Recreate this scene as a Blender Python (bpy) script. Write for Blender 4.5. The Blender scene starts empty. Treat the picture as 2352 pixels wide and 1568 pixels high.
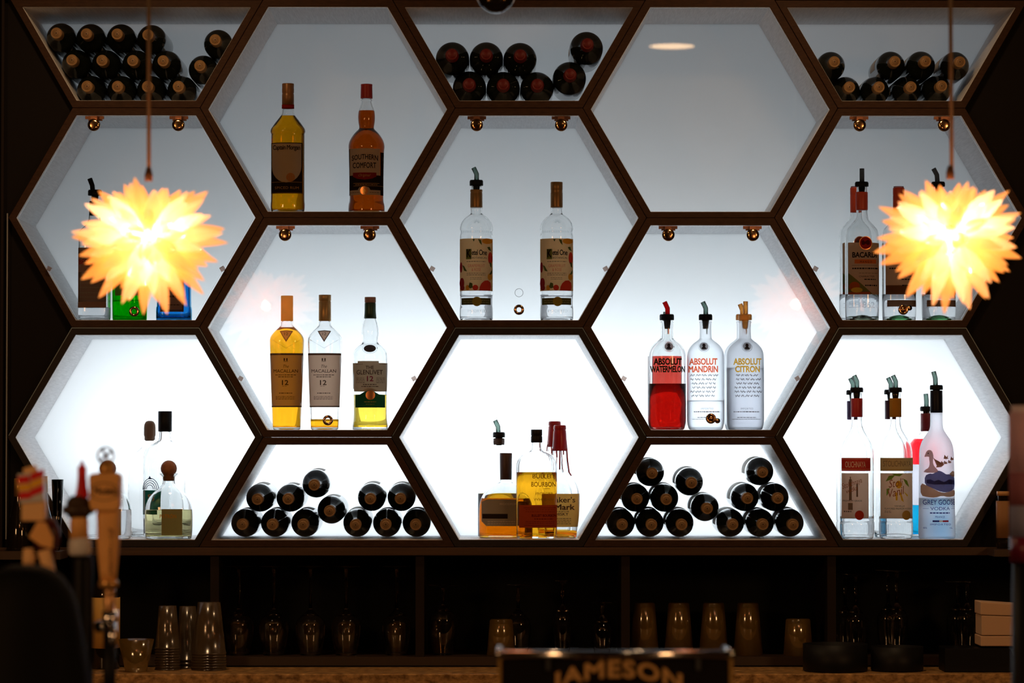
import bpy, bmesh, math, random
from mathutils import Vector, Matrix, Euler, geometry
random.seed(7)
PI = math.pi
SC = bpy.context.scene
COL = SC.collection

# ------------------------------------------------------------------ camera, world, exposure
FPX = 7589.0
EYE = 1.52
CAM = Vector((0.0, -8.5, EYE))
cam_d = bpy.data.cameras.new('camera')
cam = bpy.data.objects.new('camera', cam_d)
COL.objects.link(cam)
cam.location = CAM
cam.rotation_euler = (PI / 2 + math.atan(221 / FPX), 0, -math.atan(36 / FPX))
cam_d.sensor_width = 36
cam_d.lens = FPX * 36 / 2352
cam_d.clip_start = 0.1
cam_d.dof.use_dof = True
cam_d.dof.focus_distance = 8.58
cam_d.dof.aperture_fstop = 3.0
SC.camera = cam

world = bpy.data.worlds.new('world')
SC.world = world
world.use_nodes = True
world.node_tree.nodes['Background'].inputs[0].default_value = (0.02, 0.012, 0.006, 1)
world.node_tree.nodes['Background'].inputs[1].default_value = 0.35

vs = SC.view_settings
vs.view_transform = 'Standard'
vs.look = 'None'
vs.exposure = 0.0
vs.gamma = 1.0
vs.use_curve_mapping = False
cy = SC.cycles
cy.max_bounces = 20
cy.diffuse_bounces = 4
cy.glossy_bounces = 6
cy.transmission_bounces = 18
cy.transparent_max_bounces = 40
cy.sample_clamp_indirect = 3.0
cy.use_denoising = True
cy.blur_glossy = 0.3
cy.use_adaptive_sampling = True
cy.adaptive_threshold = 0.02

RM = cam.rotation_euler.to_matrix()


def W(px, py, y):
    """point of the photograph (2352 x 1568) on the vertical plane at depth y"""
    v = RM @ Vector(((px - 1176) / FPX, (784 - py) / FPX, -1))
    return CAM + v * ((y - CAM.y) / v.y)


def X(px, y=0.0):
    return W(px, 500, y).x


def Z(py, y=0.0):
    return W(1176, py, y).z


def S(y):
    return (y - CAM.y) / FPX


def area(name, loc, rot, sx, sy, power, color, shape='RECTANGLE', spread=PI):
    l = bpy.data.lights.new(name, 'AREA')
    l.shape = shape
    l.size = sx
    if shape in ('RECTANGLE', 'ELLIPSE'):
        l.size_y = sy
    l.energy = power
    l.color = color
    l.spread = spread
    o = bpy.data.objects.new(name, l)
    o.location = loc
    o.rotation_euler = rot
    COL.objects.link(o)
    return o


LED = (0.90, 0.955, 1.0)
WARM = (1.0, 0.76, 0.52)
XL, XR = X(-330), X(2700)
ZB, ZT = Z(1256), Z(-40)
# LED lighting inside the light box behind the shelves
BOXY = 0.72
area('led_floor_strip', (X(1240), 0.60, ZB + 0.012), (math.radians(180 - 25), 0, 0), 2.50, 0.05, 74.0, LED)
area('led_back_sheet', (X(1240), BOXY - 0.01, ZB + 0.24), (-PI / 2, 0, 0), 2.45, 0.44, 27.0, LED)
# warm fill added out of view at both sides, in place of room light
area('room_fill_left', (-2.9, -4.9, 2.25), (math.radians(68), 0, math.radians(-32)), 0.6, 0.6, 26.0, (1.0, 0.52, 0.22))
area('room_fill_right', (2.9, -4.9, 2.25), (math.radians(68), 0, math.radians(32)), 0.6, 0.6, 26.0, (1.0, 0.52, 0.22))

# ------------------------------------------------------------------ materials
MATS = {}


def newmat(name):
    m = bpy.data.materials.new(name)
    m.use_nodes = True
    nt = m.node_tree
    nt.nodes.clear()
    out = nt.nodes.new('ShaderNodeOutputMaterial')
    return m, nt, out


def node(nt, t, **kw):
    n = nt.nodes.new(t)
    for k, v in kw.items():
        if k.startswith('_'):
            setattr(n, k[1:], v)
        else:
            n.inputs[k].default_value = v
    return n


def c4(c):
    return (c[0], c[1], c[2], 1.0)


def m_pr(name, col, rough=0.5, metal=0.0, spec=0.3, coat=0.0, noise=None, bump=0.0):
    if name in MATS:
        return MATS[name]
    m, nt, out = newmat(name)
    p = node(nt, 'ShaderNodeBsdfPrincipled', Roughness=rough, Metallic=metal)
    p.inputs['Base Color'].default_value = c4(col)
    p.inputs['Specular IOR Level'].default_value = spec
    p.inputs['Coat Weight'].default_value = coat
    if noise:
        col2, scale, stretch = noise
        tc = nt.nodes.new('ShaderNodeTexCoord')
        mp = nt.nodes.new('ShaderNodeMapping')
        mp.inputs['Scale'].default_value = stretch
        nz = node(nt, 'ShaderNodeTexNoise', Scale=scale, Detail=6.0, Roughness=0.6)
        rp = nt.nodes.new('ShaderNodeValToRGB')
        rp.color_ramp.elements[0].position = 0.35
        rp.color_ramp.elements[1].position = 0.68
        rp.color_ramp.elements[0].color = c4(col)
        rp.color_ramp.elements[1].color = c4(col2)
        nt.links.new(tc.outputs['Object'], mp.inputs['Vector'])
        nt.links.new(mp.outputs[0], nz.inputs['Vector'])
        nt.links.new(nz.outputs[0], rp.inputs[0])
        nt.links.new(rp.outputs[0], p.inputs['Base Color'])
        if bump:
            b = node(nt, 'ShaderNodeBump', Strength=bump, Distance=0.001)
            nt.links.new(nz.outputs[0], b.inputs['Height'])
            nt.links.new(b.outputs[0], p.inputs['Normal'])
    nt.links.new(p.outputs[0], out.inputs[0])
    MATS[name] = m
    return m


def m_glass(name, col=(1, 1, 1), rough=0.0, ior=1.45):
    if name in MATS:
        return MATS[name]
    m, nt, out = newmat(name)
    g = node(nt, 'ShaderNodeBsdfGlass', Color=c4(col), Roughness=rough, IOR=ior)
    nt.links.new(g.outputs[0], out.inputs[0])
    MATS[name] = m
    return m


def m_thin(name, tint=(1, 1, 1), milky=0.0, mcol=(1, 1, 1), ior=1.45, rough=0.0):
    """thin clear sheet: lets light straight through, mirrors by fresnel"""
    if name in MATS:
        return MATS[name]
    m, nt, out = newmat(name)
    t = node(nt, 'ShaderNodeBsdfTransparent', Color=c4(tint))
    g = node(nt, 'ShaderNodeBsdfGlossy', Roughness=rough)
    f = node(nt, 'ShaderNodeFresnel', IOR=ior)
    mx = nt.nodes.new('ShaderNodeMixShader')
    nt.links.new(f.outputs[0], mx.inputs[0])
    nt.links.new(t.outputs[0], mx.inputs[1])
    nt.links.new(g.outputs[0], mx.inputs[2])
    last = mx
    if milky:
        d = node(nt, 'ShaderNodeBsdfDiffuse', Color=c4(mcol))
        tr = node(nt, 'ShaderNodeBsdfTranslucent', Color=c4(mcol))
        m1 = node(nt, 'ShaderNodeMixShader', Fac=0.5)
        nt.links.new(d.outputs[0], m1.inputs[1])
        nt.links.new(tr.outputs[0], m1.inputs[2])
        m2 = node(nt, 'ShaderNodeMixShader', Fac=milky)
        nt.links.new(mx.outputs[0], m2.inputs[1])
        nt.links.new(m1.outputs[0], m2.inputs[2])
        last = m2
    nt.links.new(last.outputs[0], out.inputs[0])
    MATS[name] = m
    return m


def m_paper(name, col, tr=0.7, tcol=None, noise=True):
    """printed paper or enamel that lets part of the light behind it through"""
    if name in MATS:
        return MATS[name]
    m, nt, out = newmat(name)
    d = node(nt, 'ShaderNodeBsdfDiffuse', Color=c4(col))
    t = node(nt, 'ShaderNodeBsdfTranslucent', Color=c4(tcol or col))
    mx = node(nt, 'ShaderNodeMixShader', Fac=tr)
    nt.links.new(d.outputs[0], mx.inputs[1])
    nt.links.new(t.outputs[0], mx.inputs[2])
    nt.links.new(mx.outputs[0], out.inputs[0])
    MATS[name] = m
    return m


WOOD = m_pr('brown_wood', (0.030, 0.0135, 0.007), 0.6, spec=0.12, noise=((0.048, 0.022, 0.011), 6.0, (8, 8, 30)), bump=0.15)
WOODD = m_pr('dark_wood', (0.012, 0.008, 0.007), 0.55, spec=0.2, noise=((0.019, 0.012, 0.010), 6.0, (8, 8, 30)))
PLINTH = m_pr('plinth_wood', (0.045, 0.023, 0.012), 0.5, spec=0.25, noise=((0.07, 0.035, 0.018), 5.0, (1, 8, 30)), bump=0.15)
LINER = m_pr('white_laminate', (0.62, 0.63, 0.65), 0.42, noise=((0.78, 0.79, 0.81), 14.0, (20, 1, 20)))
PANEL = None
DARK = m_pr('black_wall', (0.006, 0.004, 0.003), 0.7, spec=0.12)
BLACK = m_pr('black_plastic', (0.005, 0.005, 0.006), 0.45, spec=0.12)
RUBBER = m_pr('black_rubber', (0.006, 0.0055, 0.006), 0.5, spec=0.10)
BRASS = m_pr('polished_brass', (0.72, 0.42, 0.20), 0.16, 1.0)
CHROME = m_pr('chrome', (0.75, 0.74, 0.74), 0.12, 1.0)
STEEL = m_pr('brushed_trim', (0.16, 0.17, 0.18), 0.45, 1.0)
CLEAR = m_glass('clear_glass', (0.985, 0.99, 0.99), 0.0, 1.45)
FROST = m_glass('frosted_glass', (0.97, 0.975, 0.985), 0.32, 1.35)
DOORG = m_thin('door_glass', (0.985, 0.99, 0.99), ior=1.5)
PLAST = m_thin('clear_plastic', (0.93, 0.91, 0.88), milky=0.045, mcol=(0.95, 0.62, 0.30), ior=1.9, rough=0.18)


def m_ink(name, col):
    """transparent enamel print on glass"""
    m, nt, out = newmat(name)
    t = node(nt, 'ShaderNodeBsdfTransparent', Color=c4(col))
    d = node(nt, 'ShaderNodeBsdfDiffuse', Color=c4(col))
    mx = node(nt, 'ShaderNodeMixShader', Fac=0.25)
    nt.links.new(t.outputs[0], mx.inputs[1])
    nt.links.new(d.outputs[0], mx.inputs[2])
    nt.links.new(mx.outputs[0], out.inputs[0])
    return m


def mk_panel():
    m, nt, out = newmat('opal_acrylic')
    d = node(nt, 'ShaderNodeBsdfDiffuse', Color=(0.42, 0.42, 0.43, 1))
    t = node(nt, 'ShaderNodeBsdfTranslucent', Color=(0.80, 0.82, 0.83, 1))
    mx = node(nt, 'ShaderNodeMixShader', Fac=0.6)
    nt.links.new(d.outputs[0], mx.inputs[1])
    nt.links.new(t.outputs[0], mx.inputs[2])
    nt.links.new(mx.outputs[0], out.inputs[0])
    return m


PANEL = mk_panel()

# ------------------------------------------------------------------ object helpers


def link(o, parent=None):
    COL.objects.link(o)
    if parent is not None:
        o.parent = parent
    return o


def empty(name, loc, label, cat, group=None, rot=None):
    o = bpy.data.objects.new(name, None)
    o.empty_display_size = 0.02
    link(o)
    o.location = loc
    if rot:
        o.rotation_euler = rot
    tag(o, label, cat, group)
    return o


def tag(o, label=None, cat=None, group=None, kind=None):
    if label:
        o['label'] = label
    if cat:
        o['category'] = cat
    if group:
        o['group'] = group
    if kind:
        o['kind'] = kind
    return o


def obj(name, bm, mat, parent=None, smooth=True, label=None, bevel=0.0):
    me = bpy.data.meshes.new(name)
    bm.normal_update()
    bm.to_mesh(me)
    bm.free()
    if smooth:
        for p in me.polygons:
            p.use_smooth = True
    me.materials.append(mat)
    o = bpy.data.objects.new(name, me)
    link(o, parent)
    if label:
        o['label'] = label
    if bevel:
        md = o.modifiers.new('bevel', 'BEVEL')
        md.width = bevel
        md.segments = 2
    return o


def copy_tree(o, parent=None):
    c = o.copy()
    COL.objects.link(c)
    c.parent = parent
    for ch in o.children:
        copy_tree(ch, c)
    return c


def structure(name, bm, mat, smooth=False, bevel=0.0):
    o = obj(name, bm, mat, None, smooth, bevel=bevel)
    o['kind'] = 'structure'
    return o


def box(bm, x0, x1, y0, y1, z0, z1):
    vs_ = [bm.verts.new((x, y, z)) for x in (x0, x1) for y in (y0, y1) for z in (z0, z1)]
    for f in ((0, 1, 3, 2), (4, 6, 7, 5), (0, 4, 5, 1), (2, 3, 7, 6), (0, 2, 6, 4), (1, 5, 7, 3)):
        bm.faces.new([vs_[i] for i in f])
    return bm


def newbox(*a):
    return box(bmesh.new(), *a)


def prism(bm, pts, y0, y1):
    """polygon pts (x,z), extruded along y"""
    a = [bm.verts.new((p[0], y0, p[1])) for p in pts]
    b = [bm.verts.new((p[0], y1, p[1])) for p in pts]
    n = len(pts)
    bm.faces.new(a)
    bm.faces.new(b[::-1])
    for i in range(n):
        j = (i + 1) % n
        bm.faces.new((a[j], a[i], b[i], b[j]))
    bmesh.ops.recalc_face_normals(bm, faces=bm.faces)
    return bm


def ring(bm, outer, inner, y0, y1):
    n = len(outer)
    R = []
    for pts, y in ((outer, y0), (inner, y0), (inner, y1), (outer, y1)):
        R.append([bm.verts.new((p[0], y, p[1])) for p in pts])
    for k in range(4):
        A, B = R[k], R[(k + 1) % 4]
        for i in range(n):
            j = (i + 1) % n
            bm.faces.new((A[i], A[j], B[j], B[i]))
    bmesh.ops.recalc_face_normals(bm, faces=bm.faces)
    return bm


def lathe_z(bm, prof, seg=40, k=1.0, n=2.0, cx=0.0, cy_=0.0, close=True):
    """profile [(r,z)], axis z; cross section a superellipse"""
    rings = []
    for r, z in prof:
        if r < 1e-6:
            rings.append([bm.verts.new((cx, cy_, z))])
            continue
        L = []
        for i in range(seg):
            a = 2 * PI * i / seg
            c, s = math.cos(a), math.sin(a)
            q = (abs(c) ** n + abs(s) ** n) ** (-1.0 / n)
            L.append(bm.verts.new((cx + r * c * q, cy_ + k * r * s * q, z)))
        rings.append(L)
    for A, B in zip(rings, rings[1:]):
        if len(A) == 1 and len(B) == 1:
            continue
        for i in range(seg):
            j = (i + 1) % seg
            if len(A) == 1:
                bm.faces.new((A[0], B[i], B[j]))
            elif len(B) == 1:
                bm.faces.new((A[i], B[0], A[j]))
            else:
                bm.faces.new((A[i], B[i], B[j], A[j]))
    bmesh.ops.recalc_face_normals(bm, faces=bm.faces)
    return bm


def chaikin(p, passes=1):
    for _ in range(passes):
        q = [p[0]]
        for a, b in zip(p, p[1:]):
            q.append((a[0] * .75 + b[0] * .25, a[1] * .75 + b[1] * .25))
            q.append((a[0] * .25 + b[0] * .75, a[1] * .25 + b[1] * .75))
        q.append(p[-1])
        p = q
    return p


def tube(bm, pts, r, seg=10, flat=1.0):
    pts = [Vector(p) for p in pts]
    rings = []
    rr = r if isinstance(r, (list, tuple)) else [r] * len(pts)
    for i, p in enumerate(pts):
        d = (pts[min(i + 1, len(pts) - 1)] - pts[max(i - 1, 0)]).normalized()
        u = d.cross(Vector((0, 1, 0)))
        if u.length < 1e-3:
            u = d.cross(Vector((1, 0, 0)))
        u.normalize()
        v = d.cross(u).normalized()
        rings.append([bm.verts.new(p + u * math.cos(2 * PI * k / seg) * rr[i] + v * math.sin(2 * PI * k / seg) * rr[i] * flat) for k in range(seg)])
    for A, B in zip(rings, rings[1:]):
        for k in range(seg):
            bm.faces.new((A[k], A[(k + 1) % seg], B[(k + 1) % seg], B[k]))
    bm.faces.new(rings[0][::-1])
    bm.faces.new(rings[-1])
    bmesh.ops.recalc_face_normals(bm, faces=bm.faces)
    return bm


def disc_y(bm, cx, cz, r, y0, y1, seg=28):
    """short cylinder facing the room, axis y"""
    return prism(bm, [(cx + r * math.cos(2 * PI * i / seg), cz + r * math.sin(2 * PI * i / seg)) for i in range(seg)], y0, y1)


def torus_y(bm, cx, cy_, cz, R, r, sa=28, sb=10):
    g = []
    for i in range(sa):
        a = 2 * PI * i / sa
        g.append([bm.verts.new((cx + (R + r * math.cos(2 * PI * j / sb)) * math.cos(a), cy_ + r * math.sin(2 * PI * j / sb), cz + (R + r * math.cos(2 * PI * j / sb)) * math.sin(a))) for j in range(sb)])
    for i in range(sa):
        for j in range(sb):
            bm.faces.new((g[i][j], g[(i + 1) % sa][j], g[(i + 1) % sa][(j + 1) % sb], g[i][(j + 1) % sb]))
    bmesh.ops.recalc_face_normals(bm, faces=bm.faces)
    return bm


TXT = {}


def text2d(s, bold=0.0, shear=0.0, spacing=1.0):
    key = (s, bold, shear, spacing)
    if key in TXT:
        return TXT[key]
    cu = bpy.data.curves.new('t', 'FONT')
    cu.body = s
    cu.bevel_depth = bold * 0.62
    cu.bevel_resolution = 0
    cu.shear = shear
    cu.space_character = spacing
    cu.resolution_u = 3
    o = bpy.data.objects.new('t', cu)
    COL.objects.link(o)
    dg = bpy.context.evaluated_depsgraph_get()
    me = bpy.data.meshes.new_from_object(o.evaluated_get(dg))
    # keep the front half only: flat letter face plus the outline it is thickened by
    fs = [tuple(p.vertices) for p in me.polygons if not bold or sum(me.vertices[i].co.z for i in p.vertices) > 1e-7]
    used = sorted({i for f in fs for i in f})
    ix = {u: k for k, u in enumerate(used)}
    vsx = [(me.vertices[u].co.x, me.vertices[u].co.y) for u in used]
    fs = [tuple(ix[i] for i in f) for f in fs]
    bpy.data.objects.remove(o)
    bpy.data.curves.remove(cu)
    bpy.data.meshes.remove(me)
    x0 = min(v[0] for v in vsx); x1 = max(v[0] for v in vsx)
    y0 = min(v[1] for v in vsx); y1 = max(v[1] for v in vsx)
    vsx = [((v[0] - x0) / (x1 - x0) - 0.5, (v[1] - y0) / max(y1 - y0, 1e-6)) for v in vsx]
    TXT[key] = (vsx, fs)
    return TXT[key]


def textpts(s, xc, w, y0, y1, bold=0.0, shear=0.0, arch=0.0, spacing=1.0, rot=0.0, sizefn=None):
    """text laid out in photograph pixels: y0 top, y1 bottom"""
    v, f = text2d(s, bold, shear, spacing)
    out = []
    cr, sr = math.cos(rot), math.sin(rot)
    for a, b in v:
        h = (y1 - y0) * (1 + (sizefn(a) if sizefn else 0))
        x = a * w
        y = -b * h + arch * (2 * a) ** 2
        out.append((xc + x * cr - y * sr, y1 + x * sr + y * cr))
    return out, f


# ------------------------------------------------------------------ room shell
RX = 3.2
structure('floor', newbox(-RX, RX, -9.6, 0.9, -0.05, 0.0), m_pr('floor_dark', (0.03, 0.02, 0.015), 0.6))
structure('ceiling', newbox(-RX, RX, -9.6, 0.9, 2.94, 3.0), m_pr('ceiling_dark', (0.03, 0.025, 0.02), 0.8))
structure('wall_left', newbox(-RX - 0.08, -RX, -9.6, 0.9, 0.0, 2.94), DARK)
structure('wall_right', newbox(RX, RX + 0.08, -9.6, 0.9, 0.0, 2.94), DARK)
structure('wall_back', newbox(-RX, RX, 0.82, 0.9, 0.0, 2.94), DARK)
structure('wall_front', newbox(-RX, RX, -9.68, -9.6, 0.0, 2.94), DARK)

# light box behind the shelves
LB = m_pr('light_box_white', (0.15, 0.15, 0.15), 0.8)
bm = bmesh.new()
box(bm, XL, XR, BOXY, BOXY + 0.02, ZB - 0.02, ZT)
box(bm, XL, XR, 0.37, BOXY, ZB - 0.02, ZB)
box(bm, XL, XR, 0.37, BOXY, ZT, ZT + 0.02)
box(bm, XL - 0.02, XL, 0.37, BOXY, ZB - 0.02, ZT)
box(bm, XR, XR + 0.02, 0.37, BOXY, ZB - 0.02, ZT)
o = obj('light_box', bm, LB, None, False)
tag(o, 'white light box glowing behind the whole wall of hexagonal shelves', 'light box')

COLS = [312, 752, 1192, 1632, 2072]
HW_, HH_ = 293.0, 252.0
hw_, hh_ = 275.0, 235.5


def hexpts(cx, cyy, w, h):
    return [(cx - w, cyy), (cx - w / 2, cyy - h), (cx + w / 2, cyy - h), (cx + w, cyy), (cx + w / 2, cyy + h), (cx - w / 2, cyy + h)]


def clip(pts, ylim, below):
    out = []
    n = len(pts)
    for i in range(n):
        a, b = pts[i], pts[(i + 1) % n]
        ina = (a[1] >= ylim) if below else (a[1] <= ylim)
        inb = (b[1] >= ylim) if below else (b[1] <= ylim)
        if ina:
            out.append(a)
        if ina != inb:
            t = (ylim - a[1]) / (b[1] - a[1])
            out.append((a[0] + t * (b[0] - a[0]), ylim))
    return [p for i, p in enumerate(out) if abs(p[0] - out[i - 1][0]) + abs(p[1] - out[i - 1][1]) > 0.01]


def tow(pts):
    return [(X(p[0]), Z(p[1])) for p in pts]


def shrink(pts, d):
    """move a convex polygon's edges inward by d"""
    n = len(pts)
    cx_ = sum(p[0] for p in pts) / n
    cz_ = sum(p[1] for p in pts) / n
    L = []
    for i in range(n):
        a, b = Vector(pts[i]), Vector(pts[(i + 1) % n])
        t = (b - a).normalized()
        nn = Vector((-t.y, t.x))
        if nn.dot(Vector((cx_, cz_)) - a) < 0:
            nn = -nn
        L.append((a + nn * d, t))
    out = []
    for i in range(n):
        (p, t), (q, u) = L[i - 1], L[i]
        det = t.x * (-u.y) + u.x * t.y
        w = q - p
        s = (w.x * (-u.y) + u.x * w.y) / det
        r = p + t * s
        out.append((r.x, r.y))
    return out


DEP = 0.355
FLOORZ = {}
INNER = {}
NAMES = {0: 'far left', 1: 'second', 2: 'middle', 3: 'fourth', 4: 'far right'}


def clip_part(px, py, ang, root):
    bm = bmesh.new()
    c = W(px, py, -0.004)
    box(bm, -0.006, 0.006, -0.006, 0.010, -0.0055, 0.0055)
    bmesh.ops.rotate(bm, verts=bm.verts, cent=(0, 0, 0), matrix=Matrix.Rotation(ang, 3, 'Y'))
    bmesh.ops.translate(bm, verts=bm.verts, vec=c)
    obj('door_clip', bm, CLIPM, root, False)


CLIPM = m_thin('clear_clip', (0.75, 0.66, 0.62), milky=0.25, mcol=(0.6, 0.4, 0.3))


def cubby(ci, row, label, door=False, dark=False, knob=None):
    cx = COLS[ci]
    odd = ci % 2 == 0
    cyy = {0: -4, 1: 500, 2: 1004}[row] if odd else {0: 248, 1: 752, 2: 1256}[row]
    outer = hexpts(cx, cyy, HW_, HH_)
    inner = hexpts(cx, cyy + (2.8 if (not odd and row == 0) else 0), hw_, hh_)
    if odd and row == 0:
        outer, inner = clip(outer, 0, True), clip(inner, 16, True)
    if (not odd) and row == 2:
        outer, inner = clip(outer, 1256, False), clip(inner, 1240, False)
    O, I = shrink(tow(outer), 0.0004), tow(inner)
    fl = min(p[1] for p in I)
    FLOORZ[(ci, row)] = fl + 0.0012
    root = empty('hexagonal_shelf', (0, 0, 0), label, 'shelf', 'hexagonal shelves of the backlit bar wall')
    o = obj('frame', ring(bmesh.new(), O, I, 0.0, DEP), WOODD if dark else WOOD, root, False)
    md = o.modifiers.new('bevel', 'BEVEL'); md.width = 0.0009; md.segments = 1
    L2 = shrink(I, 0.0008)
    INNER[(ci, row)] = L2
    obj('liner', ring(bmesh.new(), shrink(I, 0.00005), L2, 0.0045, DEP - 0.003), LINER, root, False, label='pale grey laminate lining of the shelf')
    obj('back_panel', prism(bmesh.new(), shrink(I, 0.0002), DEP - 0.0028, DEP), PANEL, root, False, label='glowing white opal back panel')
    if dark:  # grey strips added for the line of backlight leaking at the upper edges
        s = tow(clip(hexpts(cx, cyy, HW_ - 0.2, HH_ - 0.2), cyy - 4, False))
        s2 = tow(clip(hexpts(cx, cyy, HW_ - 2.0, HH_ - 2.0), cyy - 4, False))
        bm = bmesh.new()
        for a, b in ((0, 1), (1, 2), (2, 3)):
            pts = [s[a], s[b], s2[b], s2[a]]
            prism(bm, pts, -0.0012, -0.0002)
        obj('leak_line', bm, m_pr('leak_line_grey', (0.16, 0.20, 0.22), 0.4, 0.3), root, False, label='thin silvery strip along the upper edges')
    if door:
        D = shrink(I, 0.0045)
        d = obj('glass_door', prism(bmesh.new(), D, 0.004, 0.010), DOORG, root, False, label='frameless clear glass door')
        topz = Z(cyy - hh_)
        for sx in (-1, 1):
            hx = X(cx + sx * 97)
            bm = bmesh.new()
            box(bm, hx - 0.024, hx + 0.024, 0.011, 0.020, topz - 0.0095, topz - 0.002)
            box(bm, hx - 0.017, hx + 0.019, 0.020, 0.026, topz - 0.013, topz - 0.002)
            box(bm, hx - 0.008, hx + 0.008, -0.003, 0.011, topz - 0.014, topz - 0.003)
            h = obj('hinge', bm, m_pr('copper_hinge', (0.36, 0.17, 0.10), 0.35, 1.0), d, False)
            bm = bmesh.new()
            cz = topz - 0.0255
            prof = [(0, -0.0125), (0.008, -0.0125), (0.0125, -0.0115), (0.0150, -0.0095), (0.0162, -0.0065), (0.0164, -0.001), (0.0, -0.001)]
            lathe_z(bm, prof, 32)
            bmesh.ops.rotate(bm, verts=bm.verts, cent=(0, 0, 0), matrix=Matrix.Rotation(-PI / 2, 3, 'X'))
            bmesh.ops.rotate(bm, verts=bm.verts, cent=(0, 0, 0), matrix=Matrix.Rotation(0, 3, 'Z'))
            for v in bm.verts:
                v.co.y = -abs(v.co.y) + 0.003
            bmesh.ops.translate(bm, verts=bm.verts, vec=(hx, 0, cz))
            bmesh.ops.recalc_face_normals(bm, faces=bm.faces)
            obj('hinge_disc', bm, BRASS, d, True, label='round polished brass hinge disc')
        if knob:
            kx, ky, tab, hole = knob
            k = W(kx, ky, -0.004)
            bm = torus_y(bmesh.new(), k.x, -0.003, k.z, 0.0098, 0.0036)
            if tab:
                disc_y(bm, k.x, k.z, 0.0085, -0.005, 0.003)
                disc_y(bm, k.x + tab[0] * 0.00112, k.z - tab[1] * 0.00112, 0.0068, -0.006, 0.003)
                prism(bm, [(k.x, k.z + 0.004), (k.x + tab[0] * 0.00112, k.z - tab[1] * 0.00112 + 0.004), (k.x + tab[0] * 0.00112, k.z - tab[1] * 0.00112 - 0.004), (k.x, k.z - 0.004)], -0.002, 0.003)
            obj('door_knob', bm, BRASS, d, True, label='small round brass door knob')
        if knob and knob[3]:
            k = W(knob[3][0], knob[3][1], 0.004)
            obj('drill_hole', torus_y(bmesh.new(), k.x, 0.004, k.z, 0.0105, 0.0005, 28, 6), STEEL, d, True, label='small round drilled hole in the glass')
        sl = 0.5236
        clip_part(cx - 199, cyy + 117, sl, root)
        clip_part(cx + 199, cyy + 117, -sl, root)
    elif row == 0 and not odd:
        obj('glass_pane', prism(bmesh.new(), shrink(I, 0.002), 0.006, 0.012), DOORG, root, False, label='clear glass pane')
    return root


cubby(0, 0, 'half hexagon shelf in the top left corner holding fourteen wine bottles')
cubby(0, 1, 'glass-door hexagonal shelf behind the left glowing pendant', door=True, knob=(308, 715, None, None))
cubby(0, 2, 'hexagonal shelf at bottom left behind the beer tap handles', dark=True)
cubby(1, 0, 'hexagonal shelf at the top with a gold capped and a red capped liquor bottle')
cubby(1, 1, 'glass-door hexagonal shelf holding the three whisky bottles with tan labels', door=True, knob=(753, 965, None, None))
cubby(1, 2, 'half hexagon shelf at the bottom holding twelve wine bottles')
cubby(2, 0, 'half hexagon shelf at top centre holding eight red capped wine bottles')
cubby(2, 1, 'glass-door hexagonal shelf with the two orange labelled vodka bottles', door=True, knob=(1192, 711, None, (1192, 672)))
cubby(2, 2, 'hexagonal shelf at bottom centre with the bourbon bottles', dark=True)
cubby(3, 0, 'empty hexagonal shelf at the top right of centre')
cubby(3, 1, 'glass-door hexagonal shelf with red, frosted and gold lettered vodka bottles', door=True, knob=(1633, 961, (15, 5), None))
cubby(3, 2, 'half hexagon shelf at the bottom holding fourteen wine bottles')
cubby(4, 0, 'half hexagon shelf in the top right corner holding eight slanted wine bottles')
cubby(4, 1, 'glass-door hexagonal shelf behind the right glowing pendant', door=True, knob=(2075, 711, (14, -4), None))
cubby(4, 2, 'hexagonal shelf at bottom right with the row of vodka bottles with pourers', dark=True)

# dark surround left and right of the honeycomb, header and plinth
for nm, cx, sg in (('trim_1', 312, -1), ('trim_2', 2072, 1)):
    pts = [(cx + sg * 2400 * 0.42, -60)]
    for k, yy in enumerate((-4, 248, 500, 752, 1004, 1256)):
        pts.append((cx + sg * (HW_ + 0.6 if k % 2 == 0 else HW_ / 2 + 0.6), yy))
        if k == 0:
            pts[-1] = (cx + sg * (HW_ - 1), -60)
            pts.append((cx + sg * (HW_ + 0.6), -4))
    pts.append((cx + sg * 2400 * 0.42, 1256))
    structure(nm, prism(bmesh.new(), tow(pts), 0.02, 0.36), DARK)
structure('trim_3', newbox(X(-700), X(3000), 0.0, 0.36, Z(-0.8), Z(-60)), m_pr('header_dark', (0.008, 0.004, 0.003), 0.6, spec=0.15))
structure('trim_4', newbox(X(-60), X(2500), -0.012, 0.36, Z(1275), Z(1256.6)), PLINTH, bevel=0.0012)
structure('trim_5', newbox(X(15.5), X(18.5), 0.0, 0.004, Z(1238), Z(490)), STEEL)
structure('trim_6', newbox(X(2), X(8), 0.0, 0.006, Z(1260), Z(0)), m_pr('trim_brown', (0.01, 0.005, 0.003), 0.6, spec=0.15))

# ------------------------------------------------------------------ back bar below: glass niche and granite counter
NZT, NZB = Z(1275), Z(1508)
GZ = EYE - 0.588
CWOOD = m_pr('niche_wood', (0.012, 0.007, 0.004), 0.6, spec=0.15)
bm = bmesh.new()
box(bm, X(-700), X(3000), 0.33, 0.35, GZ, NZT - 0.0005)
structure('wall_1', bm, m_pr('niche_back', (0.003, 0.0035, 0.0035), 0.6, spec=0.1))
root = empty('glassware_shelf', (0, 0, 0), 'dark wooden shelf under the hexagons holding the upturned glasses', 'shelf')
obj('board', newbox(X(-300), X(2700), 0.0, 0.328, NZB - 0.022, NZB), m_pr('shelf_board', (0.03, 0.016, 0.009), 0.5, spec=0.3), root, False)
obj('riser', newbox(X(-300), X(2700), 0.006, 0.328, GZ + 0.0005, NZB - 0.0225), BLACK, root, False)
for px in (24, 495, 965, 1436, 1908):
    obj('divider', newbox(X(px) - 0.011, X(px) + 0.011, 0.001, 0.326, NZB + 0.0003, NZT - 0.0008), CWOOD, root, False)
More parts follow.
